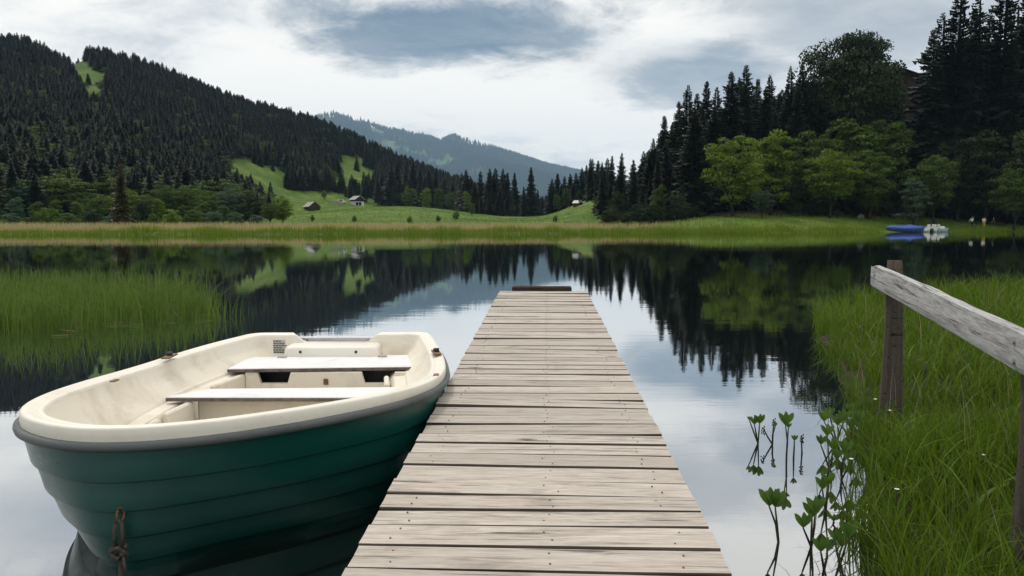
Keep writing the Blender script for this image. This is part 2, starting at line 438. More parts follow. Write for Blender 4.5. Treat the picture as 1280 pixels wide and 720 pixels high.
def inside(px, py, poly):
    poly = np.array(poly, float); c = np.zeros(px.shape, bool); j = len(poly) - 1
    for i in range(len(poly)):
        xi, yi = poly[i]; xj, yj = poly[j]
        c ^= ((yi > py) != (yj > py)) & (px < (xj - xi) * (py - yi) / (yj - yi + 1e-9) + xi); j = i
    return c
def proj(x, y, z):
    zz_ = z - EYE; dep = y * math.cos(PITCH) - zz_ * math.sin(PITCH); up = y * math.sin(PITCH) + zz_ * math.cos(PITCH)
    return 640 + FPX * x / dep, 360 - FPX * up / dep
CLEAR = [[(82, 70), (104, 68), (122, 92), (136, 92), (132, 140), (90, 140), (100, 116), (88, 98)], [(26, 100), (48, 84), (58, 84), (56, 118)], [(278, 202), (300, 198), (330, 206), (362, 214), (358, 264), (318, 256), (284, 246)], [(415, 206), (430, 192), (452, 200), (472, 214), (470, 244), (440, 240), (422, 238)]]

# ------------------------------------------------------------------ ground
azs = np.concatenate([np.linspace(-180, -46, 60, endpoint=False), np.linspace(-46, 46, 330, endpoint=False), np.linspace(46, 180, 60, endpoint=False)])
ds = np.concatenate([[4, 8, 14, 22, 34, 46, 58, 68, 76], np.linspace(80, 140, 45), np.geomspace(143, 900, 110), np.geomspace(915, 9300, 95), [9800, 10300]])
AZ, DD = np.meshgrid(np.radians(azs), ds)
GX = np.sin(AZ) * DD; GY = np.cos(AZ) * DD; GZ = hgt(GX, GY)
na, nd = len(azs), len(ds)
idx = np.arange(na * nd).reshape(nd, na)
a = idx[:-1, :]; b = np.roll(idx, -1, 1)[:-1, :]; c = np.roll(idx, -1, 1)[1:, :]; d_ = idx[1:, :]
tris = np.concatenate([np.stack([a, d_, b], -1).reshape(-1, 3), np.stack([b, d_, c], -1).reshape(-1, 3)])
gv = np.stack([GX.ravel(), GY.ravel(), GZ.ravel()], -1)
cen = len(gv); gv = np.concatenate([gv, [[0, 0, -0.8]]])
tris = np.concatenate([tris, np.stack([np.full(na, cen), idx[0], np.roll(idx[0], -1)], -1)])
M = Mat('meadow_turf'); v = M.coords()
big = M.noise(v, 0.03, 6, 0.6, 0.4); mid = M.noise(v, 0.22, 6, 0.65); fin = M.noise(v, 2.0, 4, 0.6)
col = M.ramp(big, [(0.34, (0.036, 0.098, 0.008)), (0.50, (0.070, 0.140, 0.012)), (0.66, (0.150, 0.190, 0.032))])
col = M.mix(M.rng(mid, 0.50, 0.68, 0, 0.6), col, (0.22, 0.225, 0.085))
col = M.mix(M.rng(M.noise(M.coords((0.35, 0.12, 1)), 1.0, 6, 0.65), 0.40, 0.62, 0.0, 0.75), col, (0.050, 0.090, 0.016))
geo = M.n('ShaderNodeNewGeometry'); sp = M.n('ShaderNodeSeparateXYZ'); M.l(geo.outputs['Position'], sp.inputs[0])
col = M.mix(M.rng(sp.outputs[2], -0.15, 0.12, 1.0, 0.0), col, (0.045, 0.036, 0.022))
M.base(col).rough(0.9, 0.1); M.bump(mid, 0.9, 0.8)
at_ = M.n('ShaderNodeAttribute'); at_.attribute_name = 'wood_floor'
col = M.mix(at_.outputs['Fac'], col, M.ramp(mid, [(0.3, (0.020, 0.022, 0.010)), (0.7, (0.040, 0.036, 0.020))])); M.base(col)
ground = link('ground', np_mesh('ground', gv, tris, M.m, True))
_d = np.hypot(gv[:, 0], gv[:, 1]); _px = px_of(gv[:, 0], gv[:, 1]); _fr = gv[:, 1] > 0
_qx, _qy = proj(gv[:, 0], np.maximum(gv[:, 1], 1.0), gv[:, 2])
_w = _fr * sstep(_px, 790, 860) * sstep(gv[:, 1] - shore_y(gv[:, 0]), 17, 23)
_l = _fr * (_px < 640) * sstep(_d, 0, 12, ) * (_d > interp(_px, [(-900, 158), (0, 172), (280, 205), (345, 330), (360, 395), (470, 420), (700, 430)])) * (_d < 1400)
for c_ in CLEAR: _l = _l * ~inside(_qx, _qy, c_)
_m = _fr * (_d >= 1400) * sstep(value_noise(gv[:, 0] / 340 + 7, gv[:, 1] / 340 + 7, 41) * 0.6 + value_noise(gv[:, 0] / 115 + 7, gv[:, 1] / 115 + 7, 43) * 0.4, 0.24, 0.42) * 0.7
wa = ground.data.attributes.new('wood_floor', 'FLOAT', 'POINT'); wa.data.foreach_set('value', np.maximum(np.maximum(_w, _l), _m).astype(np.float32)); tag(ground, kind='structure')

# ------------------------------------------------------------------ lake
wv = np.array([(-260, -40, 0), (260, -40, 0), (260, 170, 0), (-260, 170, 0)], float)
M = Mat('lake_water')
v = M.coords((1, 1, 1)); wv1 = M.noise(M.coords((0.8, 2.4, 1)), 1.1, 4, 0.5); wv2 = M.noise(M.coords((1.0, 3.5, 1)), 5.0, 3, 0.5)
calm = M.rng(M.noise(M.coords((0.05, 0.16, 1)), 1.0, 3), 0.42, 0.66, 0.25, 1.0)
hh = M.n('ShaderNodeMath', operation='MULTIPLY_ADD'); M.l(wv2, hh.inputs[0]); hh.inputs[1].default_value = 0.18; M.l(wv1, hh.inputs[2])
h2 = M.n('ShaderNodeMath', operation='MULTIPLY'); M.l(hh.outputs[0], h2.inputs[0]); M.l(calm, h2.inputs[1])
bp = M.n('ShaderNodeBump'); bp.inputs['Strength'].default_value = 0.13; bp.inputs['Distance'].default_value = 0.013; M.l(h2.outputs[0], bp.inputs['Height'])
M.t.nodes.remove(M.p)
df = M.n('ShaderNodeBsdfDiffuse'); df.inputs[0].default_value = (0.010, 0.014, 0.012, 1)
gl = M.n('ShaderNodeBsdfGlossy'); gl.inputs['Roughness'].default_value = 0.015; gl.inputs[0].default_value = (0.93, 0.95, 0.97, 1)
M.l(bp.outputs[0], gl.inputs['Normal'])
lw = M.n('ShaderNodeLayerWeight'); lw.inputs['Blend'].default_value = 0.5
fac = M.n('ShaderNodeMath', operation='POWER', use_clamp=True); M.l(lw.outputs['Facing'], fac.inputs[0]); fac.inputs[1].default_value = 1.0
mx = M.n('ShaderNodeMixShader'); M.l(fac.outputs[0], mx.inputs[0]); M.l(df.outputs[0], mx.inputs[1]); M.l(gl.outputs[0], mx.inputs[2]); M.l(mx.outputs[0], M.o.inputs[0])
lake = MB().add(wv, [(0, 1, 2, 3)]).build('lake', M.m); tag(lake, kind='structure')

# ------------------------------------------------------------------ near bank on the right
EDGE = np.array([(1.05, -6), (0.92, 0), (0.98, 1.4), (1.10, 2.3), (1.50, 3.3), (1.95, 4.3), (2.35, 5.2), (2.75, 6.6), (3.35, 8.4), (3.8, 10.0), (4.7, 11.4), (6.4, 12.4), (8.6, 13.2), (12, 13.8), (22, 14.2), (45, 14.5)], float)
def bank_dist(x, y):
    """signed distance to the bank edge, positive on land"""
    best = np.full(x.shape, 1e9); sign = np.ones(x.shape)
    for i in range(len(EDGE) - 1):
        p, q = EDGE[i], EDGE[i + 1]; e = q - p; l2 = e @ e
        t = np.clip(((x - p[0]) * e[0] + (y - p[1]) * e[1]) / l2, 0, 1)
        dx = x - (p[0] + t * e[0]); dyy = y - (p[1] + t * e[1]); dd = np.hypot(dx, dyy)
        s = np.sign(e[1] * dx - e[0] * dyy); up = dd < best
        best = np.where(up, dd, best); sign = np.where(up, s, sign)
    return best * sign
def bank_h(x, y):
    dd = bank_dist(x, y) + (value_noise(x * 2.3 + 9, y * 2.3 + 9, 9) - 0.5) * 0.35
    return np.where(dd < 0, np.maximum(dd * 0.7, -0.5), 0.10 * (1 - np.exp(-dd / 0.5)) + 0.02 * np.minimum(dd, 6)) + (value_noise(x * 1.1 + 5, y * 1.1 + 5, 4) - 0.5) * 0.05
bx = np.concatenate([np.arange(0.3, 9, 0.13), np.arange(9, 46, 0.8)]); by = np.concatenate([np.arange(-6, 0, 0.5), np.arange(0, 16, 0.14)])
BX, BY = np.meshgrid(bx, by); BZ = bank_h(BX, BY)
i2 = np.arange(BX.size).reshape(BX.shape); a, b, c, d_ = i2[:-1, :-1], i2[:-1, 1:], i2[1:, 1:], i2[1:, :-1]
tris = np.concatenate([np.stack([a, b, c], -1).reshape(-1, 3), np.stack([a, c, d_], -1).reshape(-1, 3)])
M_soil = plain('marsh_soil', (0.030, 0.030, 0.014), 0.95, 0.1, 0.5, 5)
bank = link('bank', np_mesh('bank', np.stack([BX.ravel(), BY.ravel(), BZ.ravel()], -1), tris, M_soil, True)); tag(bank, kind='structure')

# ------------------------------------------------------------------ blades of grass and reed
def blades(x, y, z, h, wid, lean, nseg=3, taper=0.8, r=rng, droop=1.0):
    """curved tapering ribbons, one per root point -> verts, tris"""
    n = len(x); th = r.random(n) * 2 * math.pi; la = r.random(n) * 2 * math.pi
    lx = np.cos(la) * lean * h; ly = np.sin(la) * lean * h
    V = []; rows = nseg + 1
    for k in range(rows):
        t = k / nseg
        cx = x + lx * t ** 2; cy = y + ly * t ** 2; cz = z + h * (t - droop * 0.35 * lean * t ** 3)
        ww = wid * (1 - taper * t ** 1.3) / 2 if k < nseg else wid * 0.04
        V.append(np.stack([cx - np.cos(th) * ww, cy - np.sin(th) * ww, cz], -1)); V.append(np.stack([cx + np.cos(th) * ww, cy + np.sin(th) * ww, cz], -1))
    V = np.stack(V, 1).reshape(-1, 3); base = (np.arange(n) * rows * 2)[:, None]
    T = []
    for k in range(nseg):
        q = base + 2 * k; T.append(np.concatenate([q, q + 1, q + 3], 1)); T.append(np.concatenate([q, q + 3, q + 2], 1))
    return V, np.concatenate(T)

# bank grass: dense near the camera, sparser behind
def grass_pts(n, x0, x1, y0, y1, dmin=-0.05):
    x = rng.uniform(x0, x1, n); y = rng.uniform(y0, y1, n); dd = bank_dist(x, y)
    clump = value_noise(x * 2.6, y * 2.6, 21)
    ok = (dd > dmin + (clump - 0.5) * 0.35) & (rng.random(n) < 0.25 + clump * 1.1); return x[ok], y[ok]
parts = []
gx, gy = grass_pts(26000, 0.9, 4.6, 1.2, 5.2); parts.append((gx, gy, 0.30, 0.0075))
gx, gy = grass_pts(20000, 1.6, 9.0, 5.0, 9.5); parts.append((gx, gy, 0.33, 0.0105))
gx, gy = grass_pts(16000, 2.8, 16, 9.2, 14.5); parts.append((gx, gy, 0.38, 0.014))
VV = []; TT = []; off = 0
for gx, gy, hm, wd in parts:
    n = len(gx); patch = value_noise(gx * 0.9 + 3, gy * 0.9 + 3, 31)
    h = hm * (0.45 + 0.75 * patch) * rng.uniform(0.5, 1.3, n)
    gz_ = bank_h(gx, gy) - 0.01
    V, T = blades(gx, gy, np.maximum(gz_, -0.05), h, wd * np.where(rng.random(n) < 0.15, 1.9, rng.uniform(0.5, 1.25, n)), rng.uniform(0.1, 0.75, n) * np.where(rng.random(n) < 0.12, 1.5, 1.0), 4)
    VV.append(V); TT.append(T + off); off += len(V)
o = link('bank_grass', np_mesh('bank_grass', np.concatenate(VV), np.concatenate(TT), M_grass, True))
tag(o, 'thick green marsh grass covering the bank around the wooden railing', 'grass', kind='stuff')
gx, gy = grass_pts(1500, 1.0, 6, 1.4, 8); n = len(gx)
V, T = blades(gx, gy, bank_h(gx, gy), rng.uniform(0.10, 0.24, n), rng.uniform(0.018, 0.036, n), rng.uniform(0.3, 1.0, n), 4)
o = link('bank_herbs', np_mesh('bank_herbs', V, T, M_leafmid, True)); tag(o, 'broad-leaved herbs growing low among the bank grass', 'herbs', kind='stuff')
# taller dead stalks in it
gx, gy = grass_pts(1500, 1.0, 9, 1.4, 13); n = len(gx)
V, T = blades(gx, gy, bank_h(gx, gy), rng.uniform(0.25, 0.55, n), np.full(n, 0.004), rng.uniform(0.1, 0.9, n), 4)
o = link('dry_stalks', np_mesh('dry_stalks', V, T, M_straw, True)); tag(o, 'thin dry stalks scattered through the green bank grass', 'stalks', kind='stuff')

# sedge patch standing in the lake on the left
n = 15000
u = rng.random(n) ** 0.85; yy = rng.uniform(8.2, 13.2, n)
front = at_z(0, 428, 0)
edge_x = np.interp(yy, [8.4, 9.4, 10.4, 11.6, 13.5], [-5.2, -4.1, -3.75, -4.3, -5.6]); 
xx = edge_x - u * (edge_x + 12.0); 
sp_x = np.concatenate([xx, rng.normal(-3.72, 0.22, 60)]); sp_y = np.concatenate([yy, rng.normal(10.1, 0.35, 60)])
cl = value_noise(sp_x * 2.2, sp_y * 2.2, 77); keep = (rng.random(len(sp_x)) < 0.35 + cl * 0.9) & (sp_y > 8.80 + (cl - .5) * 0.8 - 0.10 * (sp_x + 6)); sp_x = sp_x[keep]; sp_y = sp_y[keep]; n = len(sp_x)
hs = rng.uniform(0.28, 0.70, n) * np.where(sp_x > -4.2, 0.72, 1.0)
V, T = blades(sp_x, sp_y, np.full(n, -0.05), hs, rng.uniform(0.007, 0.018, n), np.where(rng.random(n) < 0.22, rng.uniform(0.5, 0.95, n), rng.uniform(0.03, 0.30, n)), 5)
o = link('sedge', np_mesh('sedge', V, T, M_sedge, True)); tag(o, 'tall green sedge standing in the water on the left beyond the boat', 'sedge', kind='stuff')
n = 50; fx = rng.uniform(-9, -3.5, n); fy = 8.80 - 0.10 * (fx + 6) + rng.normal(0.25, 0.45, n) + np.maximum(0, fx + 5) * 0.75
mb = MB()
for i in range(n):
    l_ = rng.uniform(0.06, 0.42); q = rng.normal(0.15, 0.35); dx, dyy = math.cos(q) * l_ / 2, math.sin(q) * l_ / 2; wd = rng.uniform(0.003, 0.007)
    mb.box((fx[i], fy[i], 0.006 + rng.random() * 0.006), (l_, wd * 2, 0.003), rot=Matrix.Rotation(q, 3, 'Z'))
o = mb.build('floating_straw', M_straw); tag(o, 'pale dead stems floating along the front edge of the sedge', 'straw', kind='stuff')

n = 26000; ma = rng.uniform(R(-18), R(9), n); md = np.sqrt(rng.uniform(112 ** 2, 400 ** 2, n)); mx_ = np.sin(ma) * md; my_ = np.cos(ma) * md; kk = (rng.random(n) < value_noise(mx_ / 9, my_ / 9, 61) * 1.3) & (my_ > shore_y(mx_) + 9); mx_, my_ = mx_[kk], my_[kk]; n = len(mx_)
V, T = blades(mx_, my_, hgt(mx_, my_) - 0.05, rng.uniform(0.15, 0.4, n), rng.uniform(0.08, 0.22, n), rng.uniform(0.1, 0.6, n), 2)
o = link('meadow_grass', np_mesh('meadow_grass', V, T, M_reed)); tag(o, 'tufted summer grass on the meadow around the cabins', 'grass', kind='stuff')
# reed belt along the far shore: green in front, dry tan behind
n = 26000; rx = rng.uniform(-100, 105, n); keep = rng.random(n) < interp(rx, [(-100, 1), (15, 1), (40, 0.9), (105, 0.8)]); rx = rx[keep]; n = len(rx)
rag = (value_noise(rx * 0.25 + 8, rx * 0 + 3.3, 12) - 0.5) * 3.4 + (value_noise(rx * 0.9 + 8, rx * 0 + 5.3, 14) - 0.5) * 1.6
ry = shore_y(rx) - 1.4 + rag + rng.random(n) * 4.5; nb_ = ~((rx > 53) & (rx < 66)); rx, ry = rx[nb_], ry[nb_]; n = len(rx)
V, T = blades(rx, ry, np.maximum(hgt(rx, ry), -0.1) - 0.02, rng.uniform(0.45, 1.0, n) * (0.5 + 0.8 * value_noise(rx * 0.6, rx * 0 + 1, 15)), rng.uniform(0.03, 0.075, n), rng.uniform(0.05, 0.35, n), 2)
o = link('green_reeds', np_mesh('green_reeds', V, T, M_reed)); tag(o, 'bright green reed fringe along the far waterline', 'reeds', kind='stuff')
n = 24000; rx = rng.uniform(-100, 70, n); keep = rng.random(n) < interp(rx, [(-100, 1), (5, 1), (14, 0.6), (24, 0.10), (34, 0.0), (70, 0.0)]); rx = rx[keep]; n = len(rx)
ry = shore_y(rx) + 3.0 + rng.random(n) * 9
V, T = blades(rx, ry, hgt(rx, ry) - 0.03, rng.uniform(0.75, 1.15, n), rng.uniform(0.03, 0.07, n), rng.uniform(0.05, 0.35, n), 2)
o = link('dry_reeds', np_mesh('dry_reeds', V, T, M_reeddry)); tag(o, 'tan belt of dry reeds behind the green fringe on the far shore', 'reeds', kind='stuff')
n = 20000; rx = rng.uniform(8, 110, n); ry = shore_y(rx) + 1.2 + rng.random(n) ** 1.3 * 26
V, T = blades(rx, ry, hgt(rx, ry) - 0.03, rng.uniform(0.12, 0.45, n), rng.uniform(0.04, 0.10, n), rng.uniform(0.1, 0.6, n), 2)
o = link('shore_grass', np_mesh('shore_grass', V, T, M_reed)); tag(o, 'grass of the lawn strip below the wooded slope on the right', 'grass', kind='stuff')

# ------------------------------------------------------------------ tree prototypes (height 1)
def spruce_mesh(name, seed, mat, whorls=42, rad=0.17, bare=0.06, ragged=0.3):
    r = np.random.default_rng(seed); V = []; T = []; n = 0
    nbr = whorls * 10
    for i in range(nbr):
            t = (i + r.random()) / nbr; t = t ** 0.93; z = bare + (0.99 - bare) * t
            R0 = (rad * (1 - t) ** 0.82 * min(1, 0.66 + 2.2 * t) + 0.010) * (1 + 0.16 * math.sin(t * 70 + seed) + 0.10 * math.sin(t * 31 + 2 * seed))
            q = i * 2.39996 + r.normal(0, 0.3); ln = R0 * r.uniform(1 - ragged, 1 + ragged * 0.6)
            if r.random() < 0.05: ln *= 0.4
            dirx, diry = math.cos(q), math.sin(q); px_, py_ = -diry, dirx
            droop = (0.45 - 0.75 * t) * ln + r.normal(0, 0.06) * ln
            ns = 4 if ln > 0.03 else 2
            for s_ in range(ns):
                f0 = 0.12 + 0.80 * s_ / ns; f1 = f0 + 1.0 / ns * 1.25
                f1 = min(f1, 1.05)
                zz0 = z - droop * f0 ** 1.3; zz1 = z - droop * f1 ** 1.3
                wv_ = ln * r.uniform(0.22, 0.38) * (1.05 - 0.75 * f0) + 0.004
                hang = ln * r.uniform(0.06, 0.30) + 0.006
                c0 = np.array([dirx * ln * f0, diry * ln * f0, zz0]); c1 = np.array([dirx * ln * f1, diry * ln * f1, zz1])
                sd_ = np.array([px_, py_, 0]) * wv_; hg = np.array([0, 0, -hang])
                V += [c0, c1, c0 + sd_ + hg * 0.5 + (c1 - c0) * 0.55, c0 - sd_ + hg * 0.5 + (c1 - c0) * 0.55, (c0 + c1) / 2 + hg + np.array([r.normal(0, .2) * wv_, r.normal(0, .2) * wv_, 0])]
                T += [(n, n + 1, n + 2), (n, n + 3, n + 1), (n, n + 4, n + 1)]; n += 5
    V += [np.array([0.004, 0, 0.96]), np.array([-0.004, 0.003, 0.96]), np.array([0, 0, 1.0])]; T.append((n, n + 1, n + 2))
    return np_mesh(name, V, T, mat)
def trunk_mesh(name, r0, top, mat, wob=0.006, seed=0):
    r = np.random.default_rng(seed); z = np.linspace(-0.03, top, 7)
    pts = np.stack([np.cumsum(r.normal(0, wob, 7)), np.cumsum(r.normal(0, wob, 7)), z], -1); pts -= pts[0] * np.array([1, 1, 0])
    mb = MB(); mb.tube(pts, r0 * (1.15 - 0.95 * np.linspace(0, 1, 7)), 7); return mb, pts

def broad_meshes(name, seed, mat, shape='round', leaves=5200, low=0.22, rx=0.34, size=0.020, clumps=46):
    r = np.random.default_rng(seed)
    mb, pts = trunk_mesh(name, 0.022, 0.62, M_bark, 0.012, seed)
    C = []; cz = (low + 1.0) / 2; hz = (1.0 - low) / 2
    while len(C) < clumps:
        p = r.normal(0, 1, 3); p /= np.linalg.norm(p); rr = r.random() ** 0.42 * 0.88
        q = np.array([p[0] * rx * rr, p[1] * rx * rr, cz + p[2] * hz * rr])
        f = (q[2] - low) / (1 - low)
        if shape == 'round': lim = 1.0
        elif shape == 'oval': lim = 1.12 - 0.35 * f
        else: lim = 0.75 + 0.4 * f
        q[:2] *= lim * (1 + 0.18 * math.sin(3 * math.atan2(p[1], p[0]) + seed)); C.append(q)
    C = np.array(C)
    for q in C[::3]:                                   # limbs reaching into the clumps
        i = int(np.clip(r.integers(2, 6), 0, 6)); s0 = pts[i]
        if s0[2] > q[2] - 0.05: s0 = pts[2]
        midp = s0 * 0.5 + q * 0.5 + np.array([0, 0, 0.02]) + r.normal(0, 0.012, 3)
        mb.tube([s0, midp, q], [0.010, 0.006, 0.002], 5, caps=False)
    tm = mb.mesh(name + '_trunk', M_bark, True)
    cr = r.uniform(0.05, 0.105, clumps) * (rx / 0.34)
    k = r.integers(0, clumps, leaves); p = r.normal(0, 1, (leaves, 3)); p /= np.linalg.norm(p, axis=1)[:, None]
    p[:, 2] = np.where((p[:, 2] < 0) & (r.random(leaves) < 0.72), -p[:, 2], p[:, 2])
    rad = (0.35 + 0.65 * r.random(leaves) ** 0.5)[:, None] * cr[k][:, None]
    pos = C[k] + p * rad * np.array([1.15, 1.15, 0.62]); pos[:, 2] = np.maximum(pos[:, 2], 0.03)
    nrm = p * 0.7 + r.normal(0, 0.55, (leaves, 3)) + np.array([0, 0, 0.45]); nrm /= np.linalg.norm(nrm, axis=1)[:, None]
    a = np.cross(nrm, r.normal(0, 1, (leaves, 3))); a /= np.linalg.norm(a, axis=1)[:, None]; b = np.cross(nrm, a)
    s = (size * r.uniform(0.55, 1.35, leaves))[:, None]
    V = np.stack([pos - a * s, pos + b * s * 0.55, pos + a * s, pos - b * s * 0.55], 1).reshape(-1, 3); i0 = np.arange(leaves) * 4
    T = np.concatenate([np.stack([i0, i0 + 1, i0 + 2], -1), np.stack([i0, i0 + 2, i0 + 3], -1)])
    return np_mesh(name + '_crown', V, T, mat), tm

SPR = []
for i in range(5):
    cm_ = spruce_mesh('spruce_crown', 100 + i, M_spruce, [46, 40, 52, 44, 48][i], [0.15, 0.18, 0.125, 0.165, 0.14][i], [0.05, 0.10, 0.07, 0.04, 0.14][i], [0.25, 0.38, 0.3, 0.42, 0.35][i])
    SPR.append((cm_, trunk_mesh('t', 0.014, 0.97, M_bark, 0.0015, i)[0].mesh('spruce_trunk', M_bark, True)))
SPRB = (spruce_mesh('spruce_crown', 140, M_spruce_brown, 40, 0.19, 0.03, 0.4), SPR[0][1])
SPRW = (spruce_mesh('spruce_crown', 141, M_spruce, 26, 0.13, 0.18, 0.5), SPR[0][1])
BRD = {}
for key, mt in (('fresh', M_leaf), ('mid', M_leafmid), ('dark', M_leafdark), ('blue', M_leafblue)):
    BRD[key] = [broad_meshes('broad', 200 + i, mt, ['round', 'oval', 'spread'][i], 9000, [0.14, 0.08, 0.20][i], [0.36, 0.30, 0.40][i], 0.0165, [95, 85, 100][i]) for i in range(3)]
BUSH = {k: broad_meshes('bush', 300 + j, mt, 'round', 5200, 0.02, 0.52, 0.026, 60) for j, (k, mt) in enumerate((('fresh', M_leaf), ('mid', M_leafmid), ('dark', M_leafdark), ('blue', M_leafblue)))}
BIGT = broad_meshes('broad', 401, M_leafdark, 'round', 42000, 0.30, 0.46, 0.0125, 230)

def tree(kind, meshes, x, y, h, wide, label, cat, group=None, z=None, rz=None, lean=0.0):
    zz_ = gz(x, y) if z is None else z
    e = empty(kind, (x, y, zz_ - 0.02 * h), random.random() * 6.28 if rz is None else rz)
    e.rotation_euler[0] = random.gauss(0, 0.012) + lean; e.scale = (h * wide, h * wide, h)
    link('trunk', meshes[1], e); link('crown', meshes[0], e); tag(e, label, cat, group); return e
def tree_px(kind, meshes, px, ytop, dist, wide, label, cat, group=None, hmin=1.5):
    dr = ray(px, 280); x = dr[0] / dr[1] * dist; y = dist
    g = gz(x, y); ztop = at_d(px, ytop, y)[2]; h = max(ztop - g, hmin)
    return tree(kind, meshes, x, y, h, wide, label, cat, group)

def ordn(i):
    w_ = ['first', 'second', 'third', 'fourth', 'fifth', 'sixth', 'seventh', 'eighth', 'ninth', 'tenth', 'eleventh', 'twelfth', 'thirteenth', 'fourteenth', 'fifteenth', 'sixteenth', 'seventeenth', 'eighteenth', 'nineteenth', 'twentieth']
    if i < 20: return w_[i]
    return {2: 'twenty', 3: 'thirty', 4: 'forty', 5: 'fifty'}[(i + 1) // 10] + ('-' + w_[(i + 1) % 10 - 1] if (i + 1) % 10 else '-tenth')
# ------------------------------------------------------------------ right-hand conifers
RTOP = [(738, 196), (752, 201), (764, 193), (776, 189), (790, 198), (802, 186), (815, 170), (829, 141), (838, 152), (848, 122), (857, 101), (868, 112), (880, 97), (893, 104), (907, 84), (919, 92), (930, 76), (943, 94), (958, 89), (970, 112), (983, 77), (997, 73), (1012, 95)]
for i, (px, yt) in enumerate(RTOP):
    dist = interp(px, [(738, 205), (800, 170), (860, 150), (1010, 158)]) + random.uniform(-8, 12)
    wide = random.uniform(0.95, 1.3) * (0.8 if px > 950 else 1.0)
    nm = {983: 'slim dark spruce whose tip stands just left of the big round tree', 930: 'tallest spruce in the dark group left of the big round tree',
          738: 'first spruce at the left end of the dark wood on the right', 829: 'spruce with a spiky tip where the right-hand wood starts to climb', 907: 'spruce just left of the tallest one in the right-hand wood',
          958: 'small pale-tipped spruce standing in a notch of the right-hand skyline'}.get(px, ordn(i) + ' dark spruce from the left along the skyline of the right-hand wood')
    tree_px('spruce_tree', SPR[i % 5], px, yt, dist, wide, nm, 'spruce tree', 'spruces on the skyline of the right-hand wood')
for i in range(52):                                      # filling rows in front of and below the skyline
    px = 742 + (i + random.random()) * 5.5
    yt = interp(px, RTOP) + random.uniform(14, 75) * (1 if px > 800 else 0.6)
    dist = interp(px, [(738, 165), (800, 142), (860, 138), (1010, 150)]) + random.uniform(-4, 14)
    if 880 < px < 985 and i % 2: dist += 10
    tree_px('spruce_tree', SPR[(i * 3) % 5], px, yt, dist, random.uniform(1.0, 1.35), 'dark lower-row spruce of the right-hand wood, ' + ('left of the thin yellowish tree' if px < 815 else 'right behind the thin yellowish tree' if px < 885 else 'behind the two bright green trees' if px < 985 else 'below the big round-crowned tree'), 'spruce tree', 'spruces in the lower rows of the right-hand wood')
TALL = [(1158, 30, 140), (1168, 8, 134), (1184, -22, 132), (1200, 2, 140), (1213, -14, 131), (1226, 10, 138), (1243, -35, 128), (1258, -5, 136), (1272, -30, 130), (1288, -10, 134), (1305, -40, 130), (1325, -25, 133)]
for i, (px, yt, dist) in enumerate(TALL):
    nm = {1184: 'tallest shaggy spruce at the upper right, first to cross the top edge', 1168: 'ragged spruce leaning against the left flank of the tallest one at upper right'}.get(px, ordn(i) + ' tall dark spruce to the right of the hidden chalet')
    tree_px('spruce_tree', SPRW if i % 3 == 1 else SPR[(i * 2 + 1) % 5], px, yt, dist + 10, random.uniform(0.95, 1.25), nm, 'spruce tree', 'tall spruces at the upper right')
for i in range(34):
    px = 1010 + i * 9.2 + random.uniform(-4, 4); yt = random.uniform(100, 190)
    if 1000 < px < 1110: yt = random.uniform(115, 185)
    tree_px('spruce_tree', SPR[(i * 2) % 5], px, yt, random.uniform(148, 170), random.uniform(1.1, 1.5), 'shaded spruce deep in the wood ' + ('below the big round-crowned tree' if px < 1100 else 'below the chalet' if px < 1170 else 'above the walkers' if px < 1250 else 'at the right edge'), 'spruce tree', 'shaded spruces below the chalet')
# broadleaf trees of the right slope
e = tree_px('broadleaf_tree', BIGT, 1058, 37, 152, 0.66, 'big round-crowned dark tree rising above the right-hand wood', 'tree')
RB = [(916, 163, 121, 'fresh', 0, 1.00, 'bright green spreading tree at the shore in front of dark spruces'),
      (962, 150, 126, 'fresh', 1, 0.95, 'tall bright green tree just right of the spreading shore tree'),
      (1036, 182, 122, 'fresh', 2, 1.0, 'bright low tree below the big round-crowned tree'),
      (1012, 158, 130, 'mid', 0, 0.95, 'dull green tree below the left side of the big round-crowned tree'),
      (1060, 132, 134, 'mid', 1, 1.15, 'tall mid-green tree directly below the big round-crowned tree'),
      (1098, 142, 133, 'mid', 2, 0.9, 'olive leafy tree below the chalet roof'),
      (1086, 182, 124, 'mid', 0, 1.0, 'dark leafy tree left of the bluish shore tree'),
      (1142, 216, 119, 'blue', 1, 1.00, 'bluish green small tree behind the blue covered boat'),
      (1168, 188, 121, 'mid', 2, 0.85, 'loose leafy tree above the pale pedal boats'),
      (1196, 168, 126, 'dark', 0, 0.8, 'dim leafy tree left above the walkers'),
      (1232, 150, 124, 'dark', 1, 0.9, 'dim tall leafy tree above the walkers'),
      (1268, 205, 116, 'mid', 2, 0.9, 'pale twiggy shrub tree at the right edge'),
      (1290, 150, 120, 'dark', 0, 0.9, 'shaded leafy tree cut by the right edge'),
      (952, 236, 116, 'blue', 2, 1.1, 'low pale flowering shrub at the foot of the two bright trees'),
      (824, 225, 121, 'mid', 1, 0.75, 'thin yellowish young tree at the water below the climbing spruces'),
      (772, 236, 128, 'dark', 0, 0.75, 'dark bushy tree near the left end of the right-hand wood'),
      (846, 238, 120, 'dark', 2, 0.8, 'low dark bush right of the thin yellowish tree'),
      (990, 225, 124, 'dark', 1, 0.9, 'low dark tree between the bright shore trees')]
for (px, yt, dist, c_, k, wd, nm) in RB: tree_px('broadleaf_tree', BRD[c_][k], px, yt, dist + interp(px, [(830, 3), (920, 6), (1000, 8)]), wd, nm, 'tree', 'broadleaf trees on the right-hand shore')
